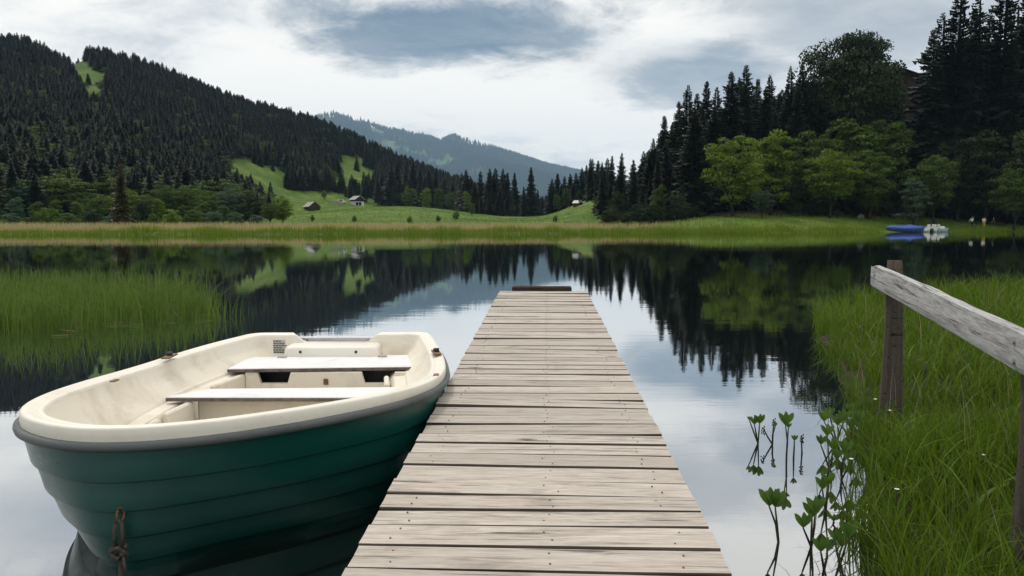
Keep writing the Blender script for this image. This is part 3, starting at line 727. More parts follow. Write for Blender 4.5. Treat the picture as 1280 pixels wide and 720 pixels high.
for i in range(26):
    px = 985 + i * 12.5 + random.uniform(-4, 4)
    tree_px('bush', BUSH[['dark', 'mid', 'dark', 'dark'][i % 4]], px, random.uniform(238, 262), random.uniform(133, 141), random.uniform(0.9, 1.3), ordn(i) + ' low shaded bush from the left along the foot of the right-hand wood', 'bush', 'bushes at the foot of the right-hand wood')
for i in range(9):
    px = 755 + i * 14 + random.uniform(-4, 4)
    tree_px('bush', BUSH['dark'], px, random.uniform(250, 264), random.uniform(121, 128), random.uniform(0.8, 1.1), ordn(i) + ' low dark bush from the left at the waterside before the bright trees', 'bush', 'bushes at the waterside left of the bright trees')

# ------------------------------------------------------------------ middle tree line
MT = [(478, 214), (489, 206), (497, 199), (508, 203), (517, 200), (526, 207), (536, 210), (545, 213), (556, 220), (566, 226), (577, 214), (583, 210), (590, 222), (601, 212), (611, 209), (620, 208), (629, 209), (634, 214)]
for i, (px, yt) in enumerate(MT):
    dist = 400 if px < 570 else 300
    tree_px('spruce_tree', SPR[i % 5], px, yt, dist + random.uniform(-15, 15), random.uniform(1.15, 1.5), {620: 'tallest spruce of the clump right of the cabin meadow'}.get(px, ordn(i) + ' spruce from the left in the tall row behind the cabin meadow' if px < 570 else ordn(i - 10) + ' spruce from the left in the clump right of the cabin meadow'), 'spruce tree', 'spruces in the row behind the cabin meadow' if px < 570 else 'spruces in the clump right of the cabin meadow')
for i in range(58):
    px = 372 + i * 4.6 + random.uniform(-2, 2)
    if px < 575: yt = interp(px, [(372, 232), (440, 226), (480, 216), (500, 208), (575, 232)]) + random.uniform(0, 20); dist = random.uniform(385, 440); lb = ordn(i) + ' spruce from the left in the lower dark row behind the cabin meadow'; gp = 'spruces in the lower row behind the cabin meadow'
    else: yt = random.uniform(215, 248); dist = random.uniform(270, 310); lb = ordn(i - 44) + ' smaller spruce from the left in the clump right of the cabin meadow'; gp = 'smaller spruces right of the cabin meadow'
    tree_px('spruce_tree', SPR[(i * 2) % 5], px, yt, dist, random.uniform(1.2, 1.6), lb, 'spruce tree', gp)
for (px, yt, dist, lb) in [(643, 214, 310, 'slim spruce just right of the middle spruce clump'), (664, 207, 320, 'slender pointed spruce standing alone against the blue mountain'), (655, 232, 320, 'short spruce left of the slender pointed one'), (672, 236, 325, 'short spruce right of the slender pointed one')]:
    tree_px('spruce_tree', SPR[2], px, yt, dist, 1.25, lb, 'spruce tree', 'lone spruces before the blue mountain')
for i, (px, yt) in enumerate([(690, 222), (697, 215), (705, 219), (713, 216), (720, 214), (727, 208), (733, 205), (740, 197), (746, 199), (702, 228), (716, 228), (731, 222), (744, 215), (752, 205), (758, 196)]):
    tree_px('spruce_tree', SPR[(i + 1) % 5], px, yt, 262 + random.uniform(-8, 12), random.uniform(1.2, 1.6), (ordn(i) + ' spruce from the left in the grove on the green knoll' if i < 9 else ordn(i - 9) + ' lower spruce from the left in the grove on the green knoll'), 'spruce tree', 'spruces on the green knoll')
for (px, yt, c_, lb) in [(696, 240, 'mid', 'rounded leafy tree at the left foot of the knoll grove'), (708, 232, 'mid', 'leafy tree among the spruces of the knoll'), (724, 236, 'dark', 'dark leafy tree beside the white hut on the knoll')]:
    tree_px('broadleaf_tree', BRD[c_][1], px, yt, 254, 0.9, lb, 'tree')
for (px, yt, dist, c_, k, wd, lb) in [(406, 236, 372, 'fresh', 1, 1.0, 'round bright green tree between the two cabins'), (424, 241, 395, 'mid', 1, 0.8, 'small leafy tree above the white van'),
        (511, 232, 380, 'mid', 0, 1.0, 'dark round leafy tree behind the right end of the cabin meadow'), (533, 231, 372, 'fresh', 1, 0.85, 'bright oval tree at the upper edge of the cabin meadow'),
        (549, 231, 372, 'mid', 1, 0.8, 'second leafy oval tree at the upper edge of the cabin meadow'), (566, 238, 365, 'mid', 0, 0.9, 'blue-green leafy tree at the end of the cabin meadow'),
        (583, 236, 280, 'fresh', 1, 0.8, 'light green leafy tree before the middle spruce clump'), (590, 252, 235, 'mid', 1, 0.8, 'small olive tree at the right border of the cabin meadow'),
        (353, 243, 128, 'fresh', 0, 1.05, 'big bright bushy tree left of the dark cabin'), (337, 252, 126, 'mid', 2, 1.0, 'shadowy bushy tree beside the big bright one'), (322, 248, 135, 'dark', 1, 1.0, 'dark leafy tree left of the shadowy bushy tree')]:
    tree_px('broadleaf_tree', BRD[c_][k], px, yt, dist, wd, lb, 'tree')
for (px, yt, dist, lb) in [(391, 268, 150, 'tiny dark shrub on the meadow below the dark timber cabin'), (443, 270, 140, 'tiny shrub on the meadow below the white-based cabin'), (512, 273, 135, 'tiny shrub low on the middle of the cabin meadow'), (548, 268, 150, 'small shrub near the right end of the cabin meadow'), (570, 262, 170, 'bushy sapling where the cabin meadow meets the spruces'), (694, 271, 150, 'tiny dark shrub on the grass below the knoll path')]:
    tree_px('bush', BUSH['mid'], px, yt, dist, 0.7, lb, 'bush', 'small shrubs on the meadow')
# ------------------------------------------------------------------ left shore
tree_px('spruce_tree', SPRB, 153, 203, 104, 0.92, 'lone olive-brown spruce standing in the reeds on the left shore', 'spruce tree')
for i in range(46):
    px = -40 + i * 8.6 + random.uniform(-3, 3)
    if 330 < px: continue
    lvl = i % 3
    yt = [random.uniform(256, 268), random.uniform(240, 254), random.uniform(228, 244)][lvl]; dist = [random.uniform(106, 114), random.uniform(122, 138), random.uniform(142, 165)][lvl]
    c_ = random.choice(['mid', 'fresh', 'blue', 'mid', 'dark'])
    if lvl == 0: tree_px('bush', BUSH[c_], px, yt, dist, random.uniform(0.9, 1.3), ordn(i // 3) + ' low willow bush from the left edge behind the tan reeds', 'bush', 'willow bushes behind the left reeds')
    else: tree_px('broadleaf_tree', BRD[c_][i % 3], px, yt, dist, random.uniform(0.9, 1.2), ordn(i // 3) + (' nearer' if lvl == 1 else ' farther') + ' leafy tree from the left edge at the foot of the dark hillside', 'tree', 'leafy trees at the foot of the left hillside')
for i in range(30):
    px = -30 + i * 13 + random.uniform(-4, 4)
    if px > 352: continue
    tree_px('spruce_tree', SPR[i % 5], px, random.uniform(205, 235) if px < 265 else random.uniform(238, 250), random.uniform(165, 200), random.uniform(1.1, 1.5), ordn(i) + ' dark spruce from the left edge at the foot of the left hillside', 'spruce tree', 'spruces at the foot of the left hillside')

# ------------------------------------------------------------------ far forests (one mass each, instanced)
def forest(name, x, y, z, sc, protos, label):
    me = bpy.data.meshes.new(name); me.vertices.add(len(x)); me.vertices.foreach_set('co', np.stack([x, y, z], -1).astype(np.float32).ravel())
    at1 = me.attributes.new('size', 'FLOAT_VECTOR', 'POINT'); wd = sc * rng.uniform(1.2, 2.0, len(x))
    at1.data.foreach_set('vector', np.stack([wd, wd, sc], -1).astype(np.float32).ravel())
    at2 = me.attributes.new('turn', 'FLOAT', 'POINT'); at2.data.foreach_set('value', rng.uniform(0, 6.28, len(x)).astype(np.float32))
    at3 = me.attributes.new('pick', 'INT', 'POINT'); at3.data.foreach_set('value', rng.integers(0, len(protos), len(x)).astype(np.int32))
    o = link(name, me); tag(o, label, 'forest', kind='stuff')
    g = bpy.data.node_groups.new(name, 'GeometryNodeTree')
    g.interface.new_socket('Geometry', in_out='INPUT', socket_type='NodeSocketGeometry'); g.interface.new_socket('Geometry', in_out='OUTPUT', socket_type='NodeSocketGeometry')
    gn = g.nodes; gi = gn.new('NodeGroupInput'); go = gn.new('NodeGroupOutput'); iop = gn.new('GeometryNodeInstanceOnPoints')
    jn = gn.new('GeometryNodeGeometryToInstance')
    for p in reversed(protos):
        ob = gn.new('GeometryNodeObjectInfo'); ob.inputs['Object'].default_value = p; ob.transform_space = 'ORIGINAL'; ob.inputs['As Instance'].default_value = False
        g.links.new(ob.outputs['Geometry'], jn.inputs[0])
    def attr(nm, dt):
        q = gn.new('GeometryNodeInputNamedAttribute'); q.data_type = dt; q.inputs['Name'].default_value = nm; return q.outputs[0]
    g.links.new(gi.outputs[0], iop.inputs['Points']); g.links.new(jn.outputs[0], iop.inputs['Instance'])
    iop.inputs['Pick Instance'].default_value = True; g.links.new(attr('pick', 'INT'), iop.inputs['Instance Index'])
    cx = gn.new('ShaderNodeCombineXYZ'); g.links.new(attr('turn', 'FLOAT'), cx.inputs[2]); g.links.new(cx.outputs[0], iop.inputs['Rotation'])
    g.links.new(attr('size', 'FLOAT_VECTOR'), iop.inputs['Scale']); g.links.new(iop.outputs[0], go.inputs[0])
    md = o.modifiers.new('scatter', 'NODES'); md.node_group = g; return o
def crown_of(kind_mesh):
    for ob in COL.objects:
        if ob.name.startswith('crown') and ob.data == kind_mesh: return ob
n = 90000
az = rng.uniform(R(-47), R(3), n); dd = np.sqrt(rng.uniform(165 ** 2, 700 ** 2, n)); x = np.sin(az) * dd; y = np.cos(az) * dd; px = px_of(x, y)
d0 = interp(px, [(-900, 158), (0, 172), (280, 205), (345, 330), (360, 395), (470, 420), (700, 430)])
z = hgt(x, y); qx, qy = proj(x, y, z)
ok = (dd > d0) & (rng.random(n) < 0.30)
jx = (value_noise(x / 9, y / 9, 51) - 0.5) * 16; jy = (value_noise(x / 9 + 9, y / 9 + 9, 52) - 0.5) * 12
for c_ in CLEAR: ok &= ~(inside(qx + jx, qy + jy, c_) & (rng.random(n) > 0.012))
x, y, z, dd = x[ok], y[ok], z[ok], dd[ok]
brd = rng.random(len(x)) < interp(dd, [(160, 0.34), (350, 0.12), (600, 0.03), (900, 0.02)])
forest('hillside_forest', x[~brd], y[~brd], z[~brd] - 0.3, 4.5 + 8.0 * rng.random((~brd).sum()) ** 0.8, [crown_of(SPR[i][0]) for i in range(5)], 'dark spruce forest covering the whole left hillside')
forest('hillside_broadleaf_wood', x[brd], y[brd], z[brd] - 0.3, rng.uniform(6, 9.5, brd.sum()), [crown_of(BRD['mid'][i][0]) for i in range(3) if crown_of(BRD['mid'][i][0])], 'scattered leafy trees mixed into the spruces of the left hillside')
n = 9000
az = rng.uniform(R(8), R(42), n); dd = np.sqrt(rng.uniform(158 ** 2, 400 ** 2, n)); x = np.sin(az) * dd; y = np.cos(az) * dd; z = hgt(x, y); hh_ = rng.uniform(11, 20, n); qx, qy = proj(x, y, z + hh_)
ok = (qx > 800) & (qy > 14 + interp(qx, [(800, 190), (829, 141), (857, 105), (930, 85), (1000, 85), (1050, 80), (1090, 128), (1150, 128), (1180, 40), (1280, 0), (1600, -50)])) & (rng.random(n) < 0.42)
forest('slope_forest', x[ok], y[ok], z[ok] - 0.3, hh_[ok], [crown_of(SPR[i][0]) for i in range(5)], 'shadowy spruces filling the slope behind the right-hand wood')
n = 120000
az = rng.uniform(R(-22), R(16), n); dd = np.sqrt(rng.uniform(4200 ** 2, 8800 ** 2, n)); x = np.sin(az) * dd; y = np.cos(az) * dd; z = hgt(x, y); qx, qy = proj(x, y, z)
pat = value_noise(x / 340 + 7, y / 340 + 7, 41) * 0.6 + value_noise(x / 115 + 7, y / 115 + 7, 43) * 0.4
ok = rng.random(n) < 0.62 * sstep(pat, 0.26, 0.52)
for c_ in ([(466, 166), (478, 168), (500, 190), (492, 192), (474, 178)], [(556, 176), (580, 172), (640, 196), (600, 188)]): ok &= ~(inside(qx, qy, c_) & (rng.random(n) < 0.85))
x, y, z = x[ok], y[ok], z[ok]
forest('mountain_forest', x, y, z - 0.5, rng.uniform(24, 58, len(x)), [crown_of(SPR[i][0]) for i in range(5)], 'hazy blue conifer forest on the distant mountain')

def hit(px, py, d0=100, d1=700):
    """where the line of sight meets the terrain"""
    dr = ray(px, py); ys = np.linspace(d0, d1, 3000); t = ys / dr[1]
    below = (EYE + dr[2] * t) < hgt(dr[0] * t, ys); i = int(np.argmax(below)) if below.any() else 0
    x, y = float(dr[0] * t[i]), float(ys[i]); return x, y, gz(x, y)

# ------------------------------------------------------------------ footpath on the knoll
def ribbon(pts, wd):
    mb = MB(); pts = np.array(pts); fine = []
    for i in range(len(pts) - 1):
        for k in range(8): fine.append(pts[i] + (pts[i + 1] - pts[i]) * k / 8)
    fine.append(pts[-1]); fine = np.array(fine); vs = []
    for i in range(len(fine)):
        t = fine[min(i + 1, len(fine) - 1)] - fine[max(i - 1, 0)]; t = t / np.linalg.norm(t); nrm = np.array([-t[1], t[0]])
        for s_ in (-1, 1):
            p = fine[i] + nrm * wd / 2 * s_; vs.append((p[0], p[1], gz(p[0], p[1]) + 0.12))
    return mb.add(vs, [(2 * i, 2 * i + 1, 2 * i + 3, 2 * i + 2) for i in range(len(fine) - 1)])
M_gravel = plain('pale_gravel', (0.45, 0.42, 0.36), 0.9, 0.1, 0.2, 1.0)
p1 = [hit(*q, 150, 420)[:2] for q in ((674, 260), (679, 262), (684, 264), (690, 266.5))]
o = ribbon(p1, 1.3).build('path', M_gravel); tag(o, kind='structure')

# ------------------------------------------------------------------ cabins
def cabin(name, x, y, rz, w_, d_, hw, hr, label, roofmat, base=None, chim=False, over=0.6, cat='cabin'):
    z = gz(x, y); e = empty(name, (x, y, z - 0.3), rz); tag(e, label, cat)
    hb = 0.0
    if base:
        hb = 2.2; MB().box((0, 0, hb / 2), (w_ - 0.15, d_ - 0.15, hb)).build('ground_floor', base, e)
        for qx_ in (-w_ * 0.3, 0.05 * w_): MB().box((qx_, -d_ / 2 + 0.06, 1.1), (1.3, 0.12, 1.4)).build('window', M_glassdark, e)
    mb = MB(); hh_ = hb + hw
    prof = [(-w_ / 2, hb), (w_ / 2, hb), (w_ / 2, hh_), (0, hh_ + hr), (-w_ / 2, hh_)]
    mb.loft([[(px_, -d_ / 2, pz) for px_, pz in prof], [(px_, d_ / 2, pz) for px_, pz in prof]], True, 0, True, True)
    wall = mb.build('wall', M_chalet, e)
    nb = max(3, int(hw / 0.45))
    for k in range(nb):                                   # log courses standing proud of the gable wall
        MB().box((0, -d_ / 2 - 0.04, hb + hw * (k + 0.5) / nb), (w_ + 0.3, 0.10, hw / nb * 0.8)).build('log', M_chalet, wall)
    dr_ = MB().box((-w_ * 0.22, -d_ / 2 - 0.12, hb + 1.0), (1.0, 0.08, 1.9)).build('door', M_darkwood, e)
    for qx_ in (0.08 * w_, 0.3 * w_):
        wn = MB().box((qx_, -d_ / 2 - 0.115, hb + hw * 0.55), (0.8, 0.08, 0.8)).build('window', M_glassdark, e)
        f = MB()
        for s_ in (-1, 1):
            f.box((qx_ + s_ * 0.45, -d_ / 2 - 0.13, hb + hw * 0.55), (0.10, 0.10, 1.0)); f.box((qx_, -d_ / 2 - 0.132, hb + hw * 0.55 + s_ * 0.45), (0.80, 0.10, 0.10))
        f.build('frame', M_chalet, wn)
    sl = math.hypot(w_ / 2 + over, hr * (1 + over / (w_ / 2))); ang = math.atan2(hr, w_ / 2)
    for s_ in (-1, 1):
        rm = Matrix.Rotation(s_ * ang, 3, 'Y'); c_ = (s_ * (w_ / 2 + over) / 2, 0, hh_ + hr - hr * (w_ / 2 + over) / w_ + 0.14)
        rf = MB().box(c_, (sl, d_ + 2 * over, 0.16), rot=rm).build('roof', roofmat, e)
    MB().box((0, 0, hh_ + hr + 0.22), (0.35, d_ + 2 * over + 0.1, 0.12)).build('ridge_beam', M_darkwood, e)
    if chim: MB().box((w_ * 0.15, d_ * 0.1, hh_ + hr + 0.2), (0.6, 0.6, 1.6)).build('chimney', M_render, e)
    return e
x, y, z = hit(390, 262.5, 200, 600); s_ = y / 1000
cabin('cabin', x, y, R(38), 14 * s_, 15 * s_, 5.5 * s_, 5.5 * s_, 'dark timber cabin with pale grey roof, the left one on the meadow', M_roof)
x, y, z = hit(446.5, 257, 200, 600); s_ = y / 1000
cabin('cabin', x, y, R(40), 12 * s_, 13 * s_, 2.6 * s_, 4.0 * s_, 'timber cabin on a white ground floor, the right one on the meadow', M_roof, M_render)
x, y, z = hit(722, 249, 200, 400)
cabin('hut', x, y, R(50), 1.5, 1.6, 1.0, 0.6, 'tiny hut with bright pale roof among the trees on the knoll', M_render, over=0.2, cat='hut')
p_ = at_d(1143, 86, 215); chl = cabin('chalet', p_[0], p_[1] + 8, R(-20), 17, 16, 5.5, 3.7, 'dark chalet almost hidden by trees high in the right-hand wood', M_roofdark, over=2.2, cat='chalet'); chl.location[2] = p_[2] - 9.5
MB().box((0, 0, -3.0), (16.6, 15.6, 6.0)).build('foundation', M_darkwood, chl)
# small white van by the cabins
x, y, z = hit(427, 254.5, 200, 600); e = empty('parked_van', (x, y, z), R(12)); tag(e, 'white van parked between the two meadow cabins', 'van')
mb = MB(); prof = [(-1.9, .35), (1.9, .35), (1.95, 1.0), (1.3, 1.15), (0.85, 1.85), (-1.85, 1.9), (-1.95, 1.2)]
mb.loft([[(a_, -.85, b_) for a_, b_ in prof], [(a_, .85, b_) for a_, b_ in prof]], True, 0, True, True).build('body', M_render, e)
for sx_ in (-1.2, 1.2):
    for sy_ in (-.82, .82): MB().tube([(sx_, sy_ - .1, .33), (sx_, sy_ + .1, .33)], .33, 10).build('wheel', M_black, e)
MB().box((-0.4, -0.86, 1.5), (1.9, .03, .45)).build('side_window', M_glassdark, e)
x, y, z = hit(419, 255, 200, 600); mb = MB(); mb.box((x, y, z + .5), (6.5, 0.5, 1.3), ch=0.1); mb.box((x, y, z + 1.2), (6.6, 0.62, 0.12)); o = mb.build('stone_wall', M_stone); tag(o, 'low pale stone wall left of the white van', 'wall')

# ------------------------------------------------------------------ pier
def pz(y): return 0.30 + 0.0185 * y
def on_pier(px, py):
    y = 3.0
    for _ in range(30): p = at_z(px, py, pz(y)); y = p[1]
    return p
NL, NR, FL, FR = on_pier(427, 720), on_pier(917, 720), on_pier(624.5, 364), on_pier(733.5, 364)
near = (NL + NR) / 2; far = (FL + FR) / 2; ax = far - near; plen = float(np.linalg.norm(ax)); ax = ax / plen; sl_ = math.asin(ax[2]); yaw = math.atan2(-ax[0], ax[1])
wn_, wf_ = NR[0] - NL[0], FR[0] - FL[0]
pier = empty('pier', near); pier.rotation_euler = Matrix.Rotation(yaw, 3, 'Z').to_4x4().to_euler(); tag(pier, 'narrow weathered plank pier running straight out into the lake', 'pier')
pier.rotation_euler = (Matrix.Rotation(yaw, 4, 'Z') @ Matrix.Rotation(sl_, 4, 'X')).to_euler()
s = -3.2; k = 0; nails = MB(); TH = 0.04
while s < plen - 0.02:
    pwid = random.choice([0.112, 0.124, 0.132, 0.134, 0.142, 0.148]); gap_ = random.choice([0.006, 0.007, 0.009, 0.012])
    if s + pwid > plen: pwid = plen - s
    t_ = max(0, s) / plen; W = wn_ + (wf_ - wn_) * t_
    xl = -W / 2 + random.uniform(-0.003, 0.003); xr = W / 2 + random.uniform(-0.003, 0.003)
    dz = random.gauss(0, 0.0016); tw = random.gauss(0, 0.0022); sk = random.gauss(0, 0.0025); cup = random.uniform(0.0, 0.003); ch = random.uniform(0.002, 0.005)
    rings = []; h0 = pwid / 2; nseg = 4
    for q in range(nseg + 1):
        f = q / nseg; xx_ = xl + (xr - xl) * f; yy_ = s + h0 + sk * (f - .5) * 2; zt = dz + tw * (f - .5) * 2
        wv_ = random.gauss(0, 0.0012)
        rings.append([(xx_, yy_ - h0, zt - TH), (xx_, yy_ - h0 + wv_, zt - ch), (xx_, yy_ - h0 + ch + wv_, zt + cup), (xx_, yy_, zt), (xx_, yy_ + h0 - ch + wv_, zt + cup), (xx_, yy_ + h0 + wv_, zt - ch), (xx_, yy_ + h0, zt - TH)])
    MBp = MB(); cx_ = np.array([0, s + h0, -TH / 2]); rings = [np.array(r_) - cx_ for r_ in rings]
    MBp.loft(rings, True, 0, True, True); MBp.m = [1 if (i % 7 in (0, 1, 5, 6) and i < nseg * 7) else 0 for i in range(len(MBp.f))]  # flanks, front chamfer and underside carry the painted gap darkness
    o = MBp.build('plank', [M_plank, M_gapdark], pier); o.location = cx_
    if s > -0.3:
        for xs in (xl + 0.10, (xl + xr) / 2 + 0.03, xr - 0.11):
            for yo in (0.28, 0.74):
                nx, ny = xs + random.gauss(0, .012), s + pwid * yo + random.gauss(0, .006)
                nails.tube([(nx, ny, dz + cup - 0.002), (nx, ny, dz + cup + 0.0012)], 0.0030, 6)
    s += pwid + gap_; k += 1
o = nails.build('nail_heads', M_rust, pier); tag(o, kind='stuff')
for xs in (-0.36, 0.36): MB().box((xs, plen / 2 - 1.6, -TH - 0.075), (0.09, plen + 3.0, 0.14)).build('bearer', M_darkwood, pier)
for i in range(6):
    for xs in (-0.36, 0.36):
        yy_ = -2.0 + (plen + 1.7) * i / 5
        MB().tube([(xs, yy_, -2.0), (xs + random.gauss(0, .01), yy_, -TH - 0.15)], [0.075, 0.065], 10).build('pile', M_post, pier)
# dark cross beam bolted to the head of the pier
pl = on_pier(640, 363.5); pr = on_pier(714.5, 363.5); inv = Matrix.Translation(Vector(near)) @ pier.rotation_euler.to_matrix().to_4x4(); inv = inv.inverted()
xl = (inv @ Vector(pl))[0]; xr = (inv @ Vector(pr))[0]
MB().box(((xl + xr) / 2, plen + 0.075, 0.004), (xr - xl, 0.13, 0.085), ch=0.012).build('end_beam', M_darkwood, pier)
for q in (0.15, 0.85): MB().tube([(xl + (xr - xl) * q, plen + 0.075, 0.045), (xl + (xr - xl) * q, plen + 0.075, 0.052)], 0.012, 8).build('bolt', M_black, pier)

# ------------------------------------------------------------------ rowing boat
OUT = np.array([(-0.66, 5.44), (-0.60, 5.42), (-0.55, 5.34), (-0.45, 4.85), (-0.375, 4.40), (-0.335, 3.98), (-0.36, 3.58), (-0.47, 3.22), (-0.68, 2.92), (-0.92, 2.70), (-1.15, 2.58), (-1.36, 2.55), (-1.55, 2.61), (-1.72, 2.75), (-1.83, 2.96), (-1.91, 3.30), (-1.955, 3.76), (-1.945, 4.30), (-1.88, 4.85), (-1.79, 5.27), (-1.76, 5.35), (-1.69, 5.40), (-1.45, 5.41), (-1.20, 5.42), (-0.95, 5.43)])
def crom(P_, m):
    n_ = len(P_); o_ = []
    for i in range(n_):
        a_, b_, c_, d_ = P_[i - 1], P_[i], P_[(i + 1) % n_], P_[(i + 2) % n_]
        for k in range(m):
            t = k / m; o_.append(0.5 * (2 * b_ + (c_ - a_) * t + (2 * a_ - 5 * b_ + 4 * c_ - d_) * t * t + (3 * b_ - a_ - 3 * c_ + d_) * t ** 3))
    return np.array(o_)
raw = crom(OUT, 14); seg = np.r_[0, np.cumsum(np.linalg.norm(np.diff(np.vstack([raw, raw[:1]]), axis=0), axis=1))]
NO = 240; tt = np.linspace(0, seg[-1], NO, endpoint=False); rawc = np.vstack([raw, raw[:1]])
OL = np.stack([np.interp(tt, seg, rawc[:, 0]), np.interp(tt, seg, rawc[:, 1])], -1)
tg = np.roll(OL, -2, 0) - np.roll(OL, 2, 0); tg /= np.linalg.norm(tg, axis=1)[:, None]; nr = np.stack([-tg[:, 1], tg[:, 0]], -1)
cen_ = OL.mean(0)
if ((cen_ - OL) * nr).sum() < 0: nr = -nr
A0, A1 = np.array([-1.16, 4.80]), np.array([-1.28, 3.35])
tpar = np.clip(((OL - A0) @ (A1 - A0)) / ((A1 - A0) @ (A1 - A0)), 0, 1)[:, None]; tgt = A0 + (A1 - A0) * tpar
dirn = tgt - OL; dirn /= np.linalg.norm(dirn, axis=1)[:, None]
cosn = np.maximum((dirn * nr).sum(1), 0.70); IN = dirn / cosn[:, None]
yv = OL[:, 1]
zg = 0.465 + 0.075 * sstep(-yv, -4.3, -2.6)
stern = yv > 5.36; xt = OL[:, 0]; notch = stern * np.clip((0.30 - np.abs(xt + 1.19)) / 0.075, 0, 1) * 0.060; notch_s = notch
bowf = sstep(-yv, -3.5, -2.6)
kf = 0.60 + 0.14 * bowf
def ring(d, z): return np.column_stack([OL + IN * (d if np.isscalar(d) else np.asarray(d)[:, None]), np.broadcast_to(z, (NO,))])
boat = empty('rowing_boat', (-1.2, 4.0, 0)); BO = np.array([-1.2, 4.0, 0]); tag(boat, 'green-hulled rowing boat with cream interior moored left of the pier', 'boat')
def bpart(mb, name, mats, smooth=True, parent=None):
    mb.v = [v_ - BO for v_ in mb.v]; return mb.build(name, mats, parent or boat, smooth)
top = zg - notch
mb = MB()
prof = [(0.004, -0.070), (0.002, -0.045), (0.003, -0.012), (0.007, -0.004), (0.014, -0.0005), (0.030, 0.0), (0.036, -0.002), (0.070, -0.017), (0.075, -0.013), (0.080, -0.011), (0.092, -0.012), (0.098, -0.018), (0.102, -0.036)]
rim = bpart(mb.loft([ring(d * (0.80 * (1 - bowf) + 0.82 * bowf), top + dz_ * kf) for d, dz_ in prof], True), 'gunwale', M_cream)
# inner liner: wall, side shelf, footwell
zs = 0.315
mb = MB(); lin = [(0.102, 'g', -0.036), (0.108, 'r', -0.075), (0.150, 'm', 0.62), (0.185, 'm', 0.12), (0.205, 'm', 0.02), (0.215, 'a', zs - 0.012), (0.275, 'a', zs - 0.018), (0.292, 'a', zs - 0.035), (0.305, 'a', zs - 0.08), (0.330, 'a', 0.15), (0.36, 'a', 0.125)]
rings = []
for d, kd, q in lin:
    if kd == 'g': rings.append(ring(d * (0.80 * (1 - bowf) + 0.82 * bowf), top + q * kf)); continue
    zr_ = top + q if kd == 'r' else (zs + (top - 0.075 - zs) * q if kd == 'm' else np.full(NO, q)); rings.append(ring(d, zr_))
_l = bpart(mb.loft(rings, True, 0, False, True), 'liner', M_linear); _l.data.set_sharp_from_angle(angle=R(32)); rim.data.set_sharp_from_angle(angle=R(40))
# rubber fender strip
mb = MB(); rp = [(0.004, -0.064), (-0.010, -0.063), (-0.018, -0.068), (-0.020, -0.080), (-0.016, -0.094), (-0.004, -0.100), (0.010, -0.102)]
bpart(mb.loft([ring(d, zg - 0.064 * kf + (dz_ + 0.064) * 0.9) for d, dz_ in rp], True), 'rub_rail', M_rub)
# clinker hull with overlapping strakes
nst = 6; uu = np.linspace(0, 1, nst + 1) ** 0.93
def hull_ring(u, ex):
    zt = zg - 0.064 * kf - 0.028; zz_ = zt + (-0.16 - zt) * u
    stemf = np.exp(-((OL[:, 0] + 1.36) / 0.22) ** 2) * bowf
    ins = (0.07 + 0.21 * bowf - 0.15 * stemf) * u ** 1.25 + 0.13 * u ** 4 + np.where(stern, -0.04 * u, 0.0)
    return ring(0.006 + ins + ex, zz_)
rings = []
for k in range(nst):
    rings += [hull_ring(uu[k], 0.007 if k else 0.0), hull_ring(uu[k] + (uu[k + 1] - uu[k]) * 0.5, 0.002 if k else 0.0), hull_ring(uu[k + 1] - 0.018, -0.005), hull_ring(uu[k + 1] - 0.009, -0.004)]
rings.append(hull_ring(1.0, 0.03))
hull = bpart(MB().loft(rings, True, 0, False, True), 'hull', M_hull, False)
for p_ in hull.data.polygons: p_.use_smooth = True
try: hull.data.set_sharp_from_angle(angle=R(38))
except Exception: pass
# seats
def slab(mb, corners, z, th, mi=0, mi_side=1):
    c_ = np.array(corners, float); n_ = len(c_); a_ = np.column_stack([c_, np.full(n_, z - th)]); b_ = np.column_stack([c_, np.full(n_, z - 0.004)]); g_ = c_.mean(0); t_ = np.column_stack([g_ + (c_ - g_) * 0.994, np.full(n_, z)])
    mb.loft([a_, b_], True, mi_side, True, False); mb.loft([b_, t_], True, mi, False, True); return mb
ZT = 0.335
q1, q2, q3, q4 = at_z(208, 496, ZT), at_z(256, 486, ZT), at_z(512, 484, ZT), at_z(468, 494, ZT)
thw = [(q1[0], q1[1] - .01), (q4[0] + 0.22, q4[1] - .05), (q3[0] + 0.04, q3[1] + .01), (q2[0], q2[1])]
bpart(slab(MB(), thw, ZT, 0.022), 'thwart', [M_seat, M_seatedge], False)
ZB = 0.345
b1_, b2_, b3_, b4_ = at_z(284, 461, ZB), at_z(311, 447.5, ZB), at_z(514, 444.5, ZB), at_z(522, 458, ZB)
bench = [(b1_[0], b1_[1]), (b4_[0] - .01, b4_[1]), (b3_[0], b3_[1] + .03), (b2_[0], b2_[1] + .03)]
sb = bpart(slab(MB(), bench, ZB, 0.022), 'stern_bench', [M_seat, M_seatedge], False)
for (px_, py_) in ((353, 447), (478, 446)):               # hinges on the stern bench
    h_ = at_z(px_, py_, ZB); mb = MB()
    for dx_ in (-.02, 0, .02): mb.tube([(h_[0] + dx_ - .009, h_[1], ZB + .005), (h_[0] + dx_ + .009, h_[1], ZB + .005)], .006, 6)
    mb.box((h_[0], h_[1] - .012, ZB + .0015), (.055, .022, .003)); bpart(mb, 'hinge', M_steel, False, sb).location = (0, 0, 0)
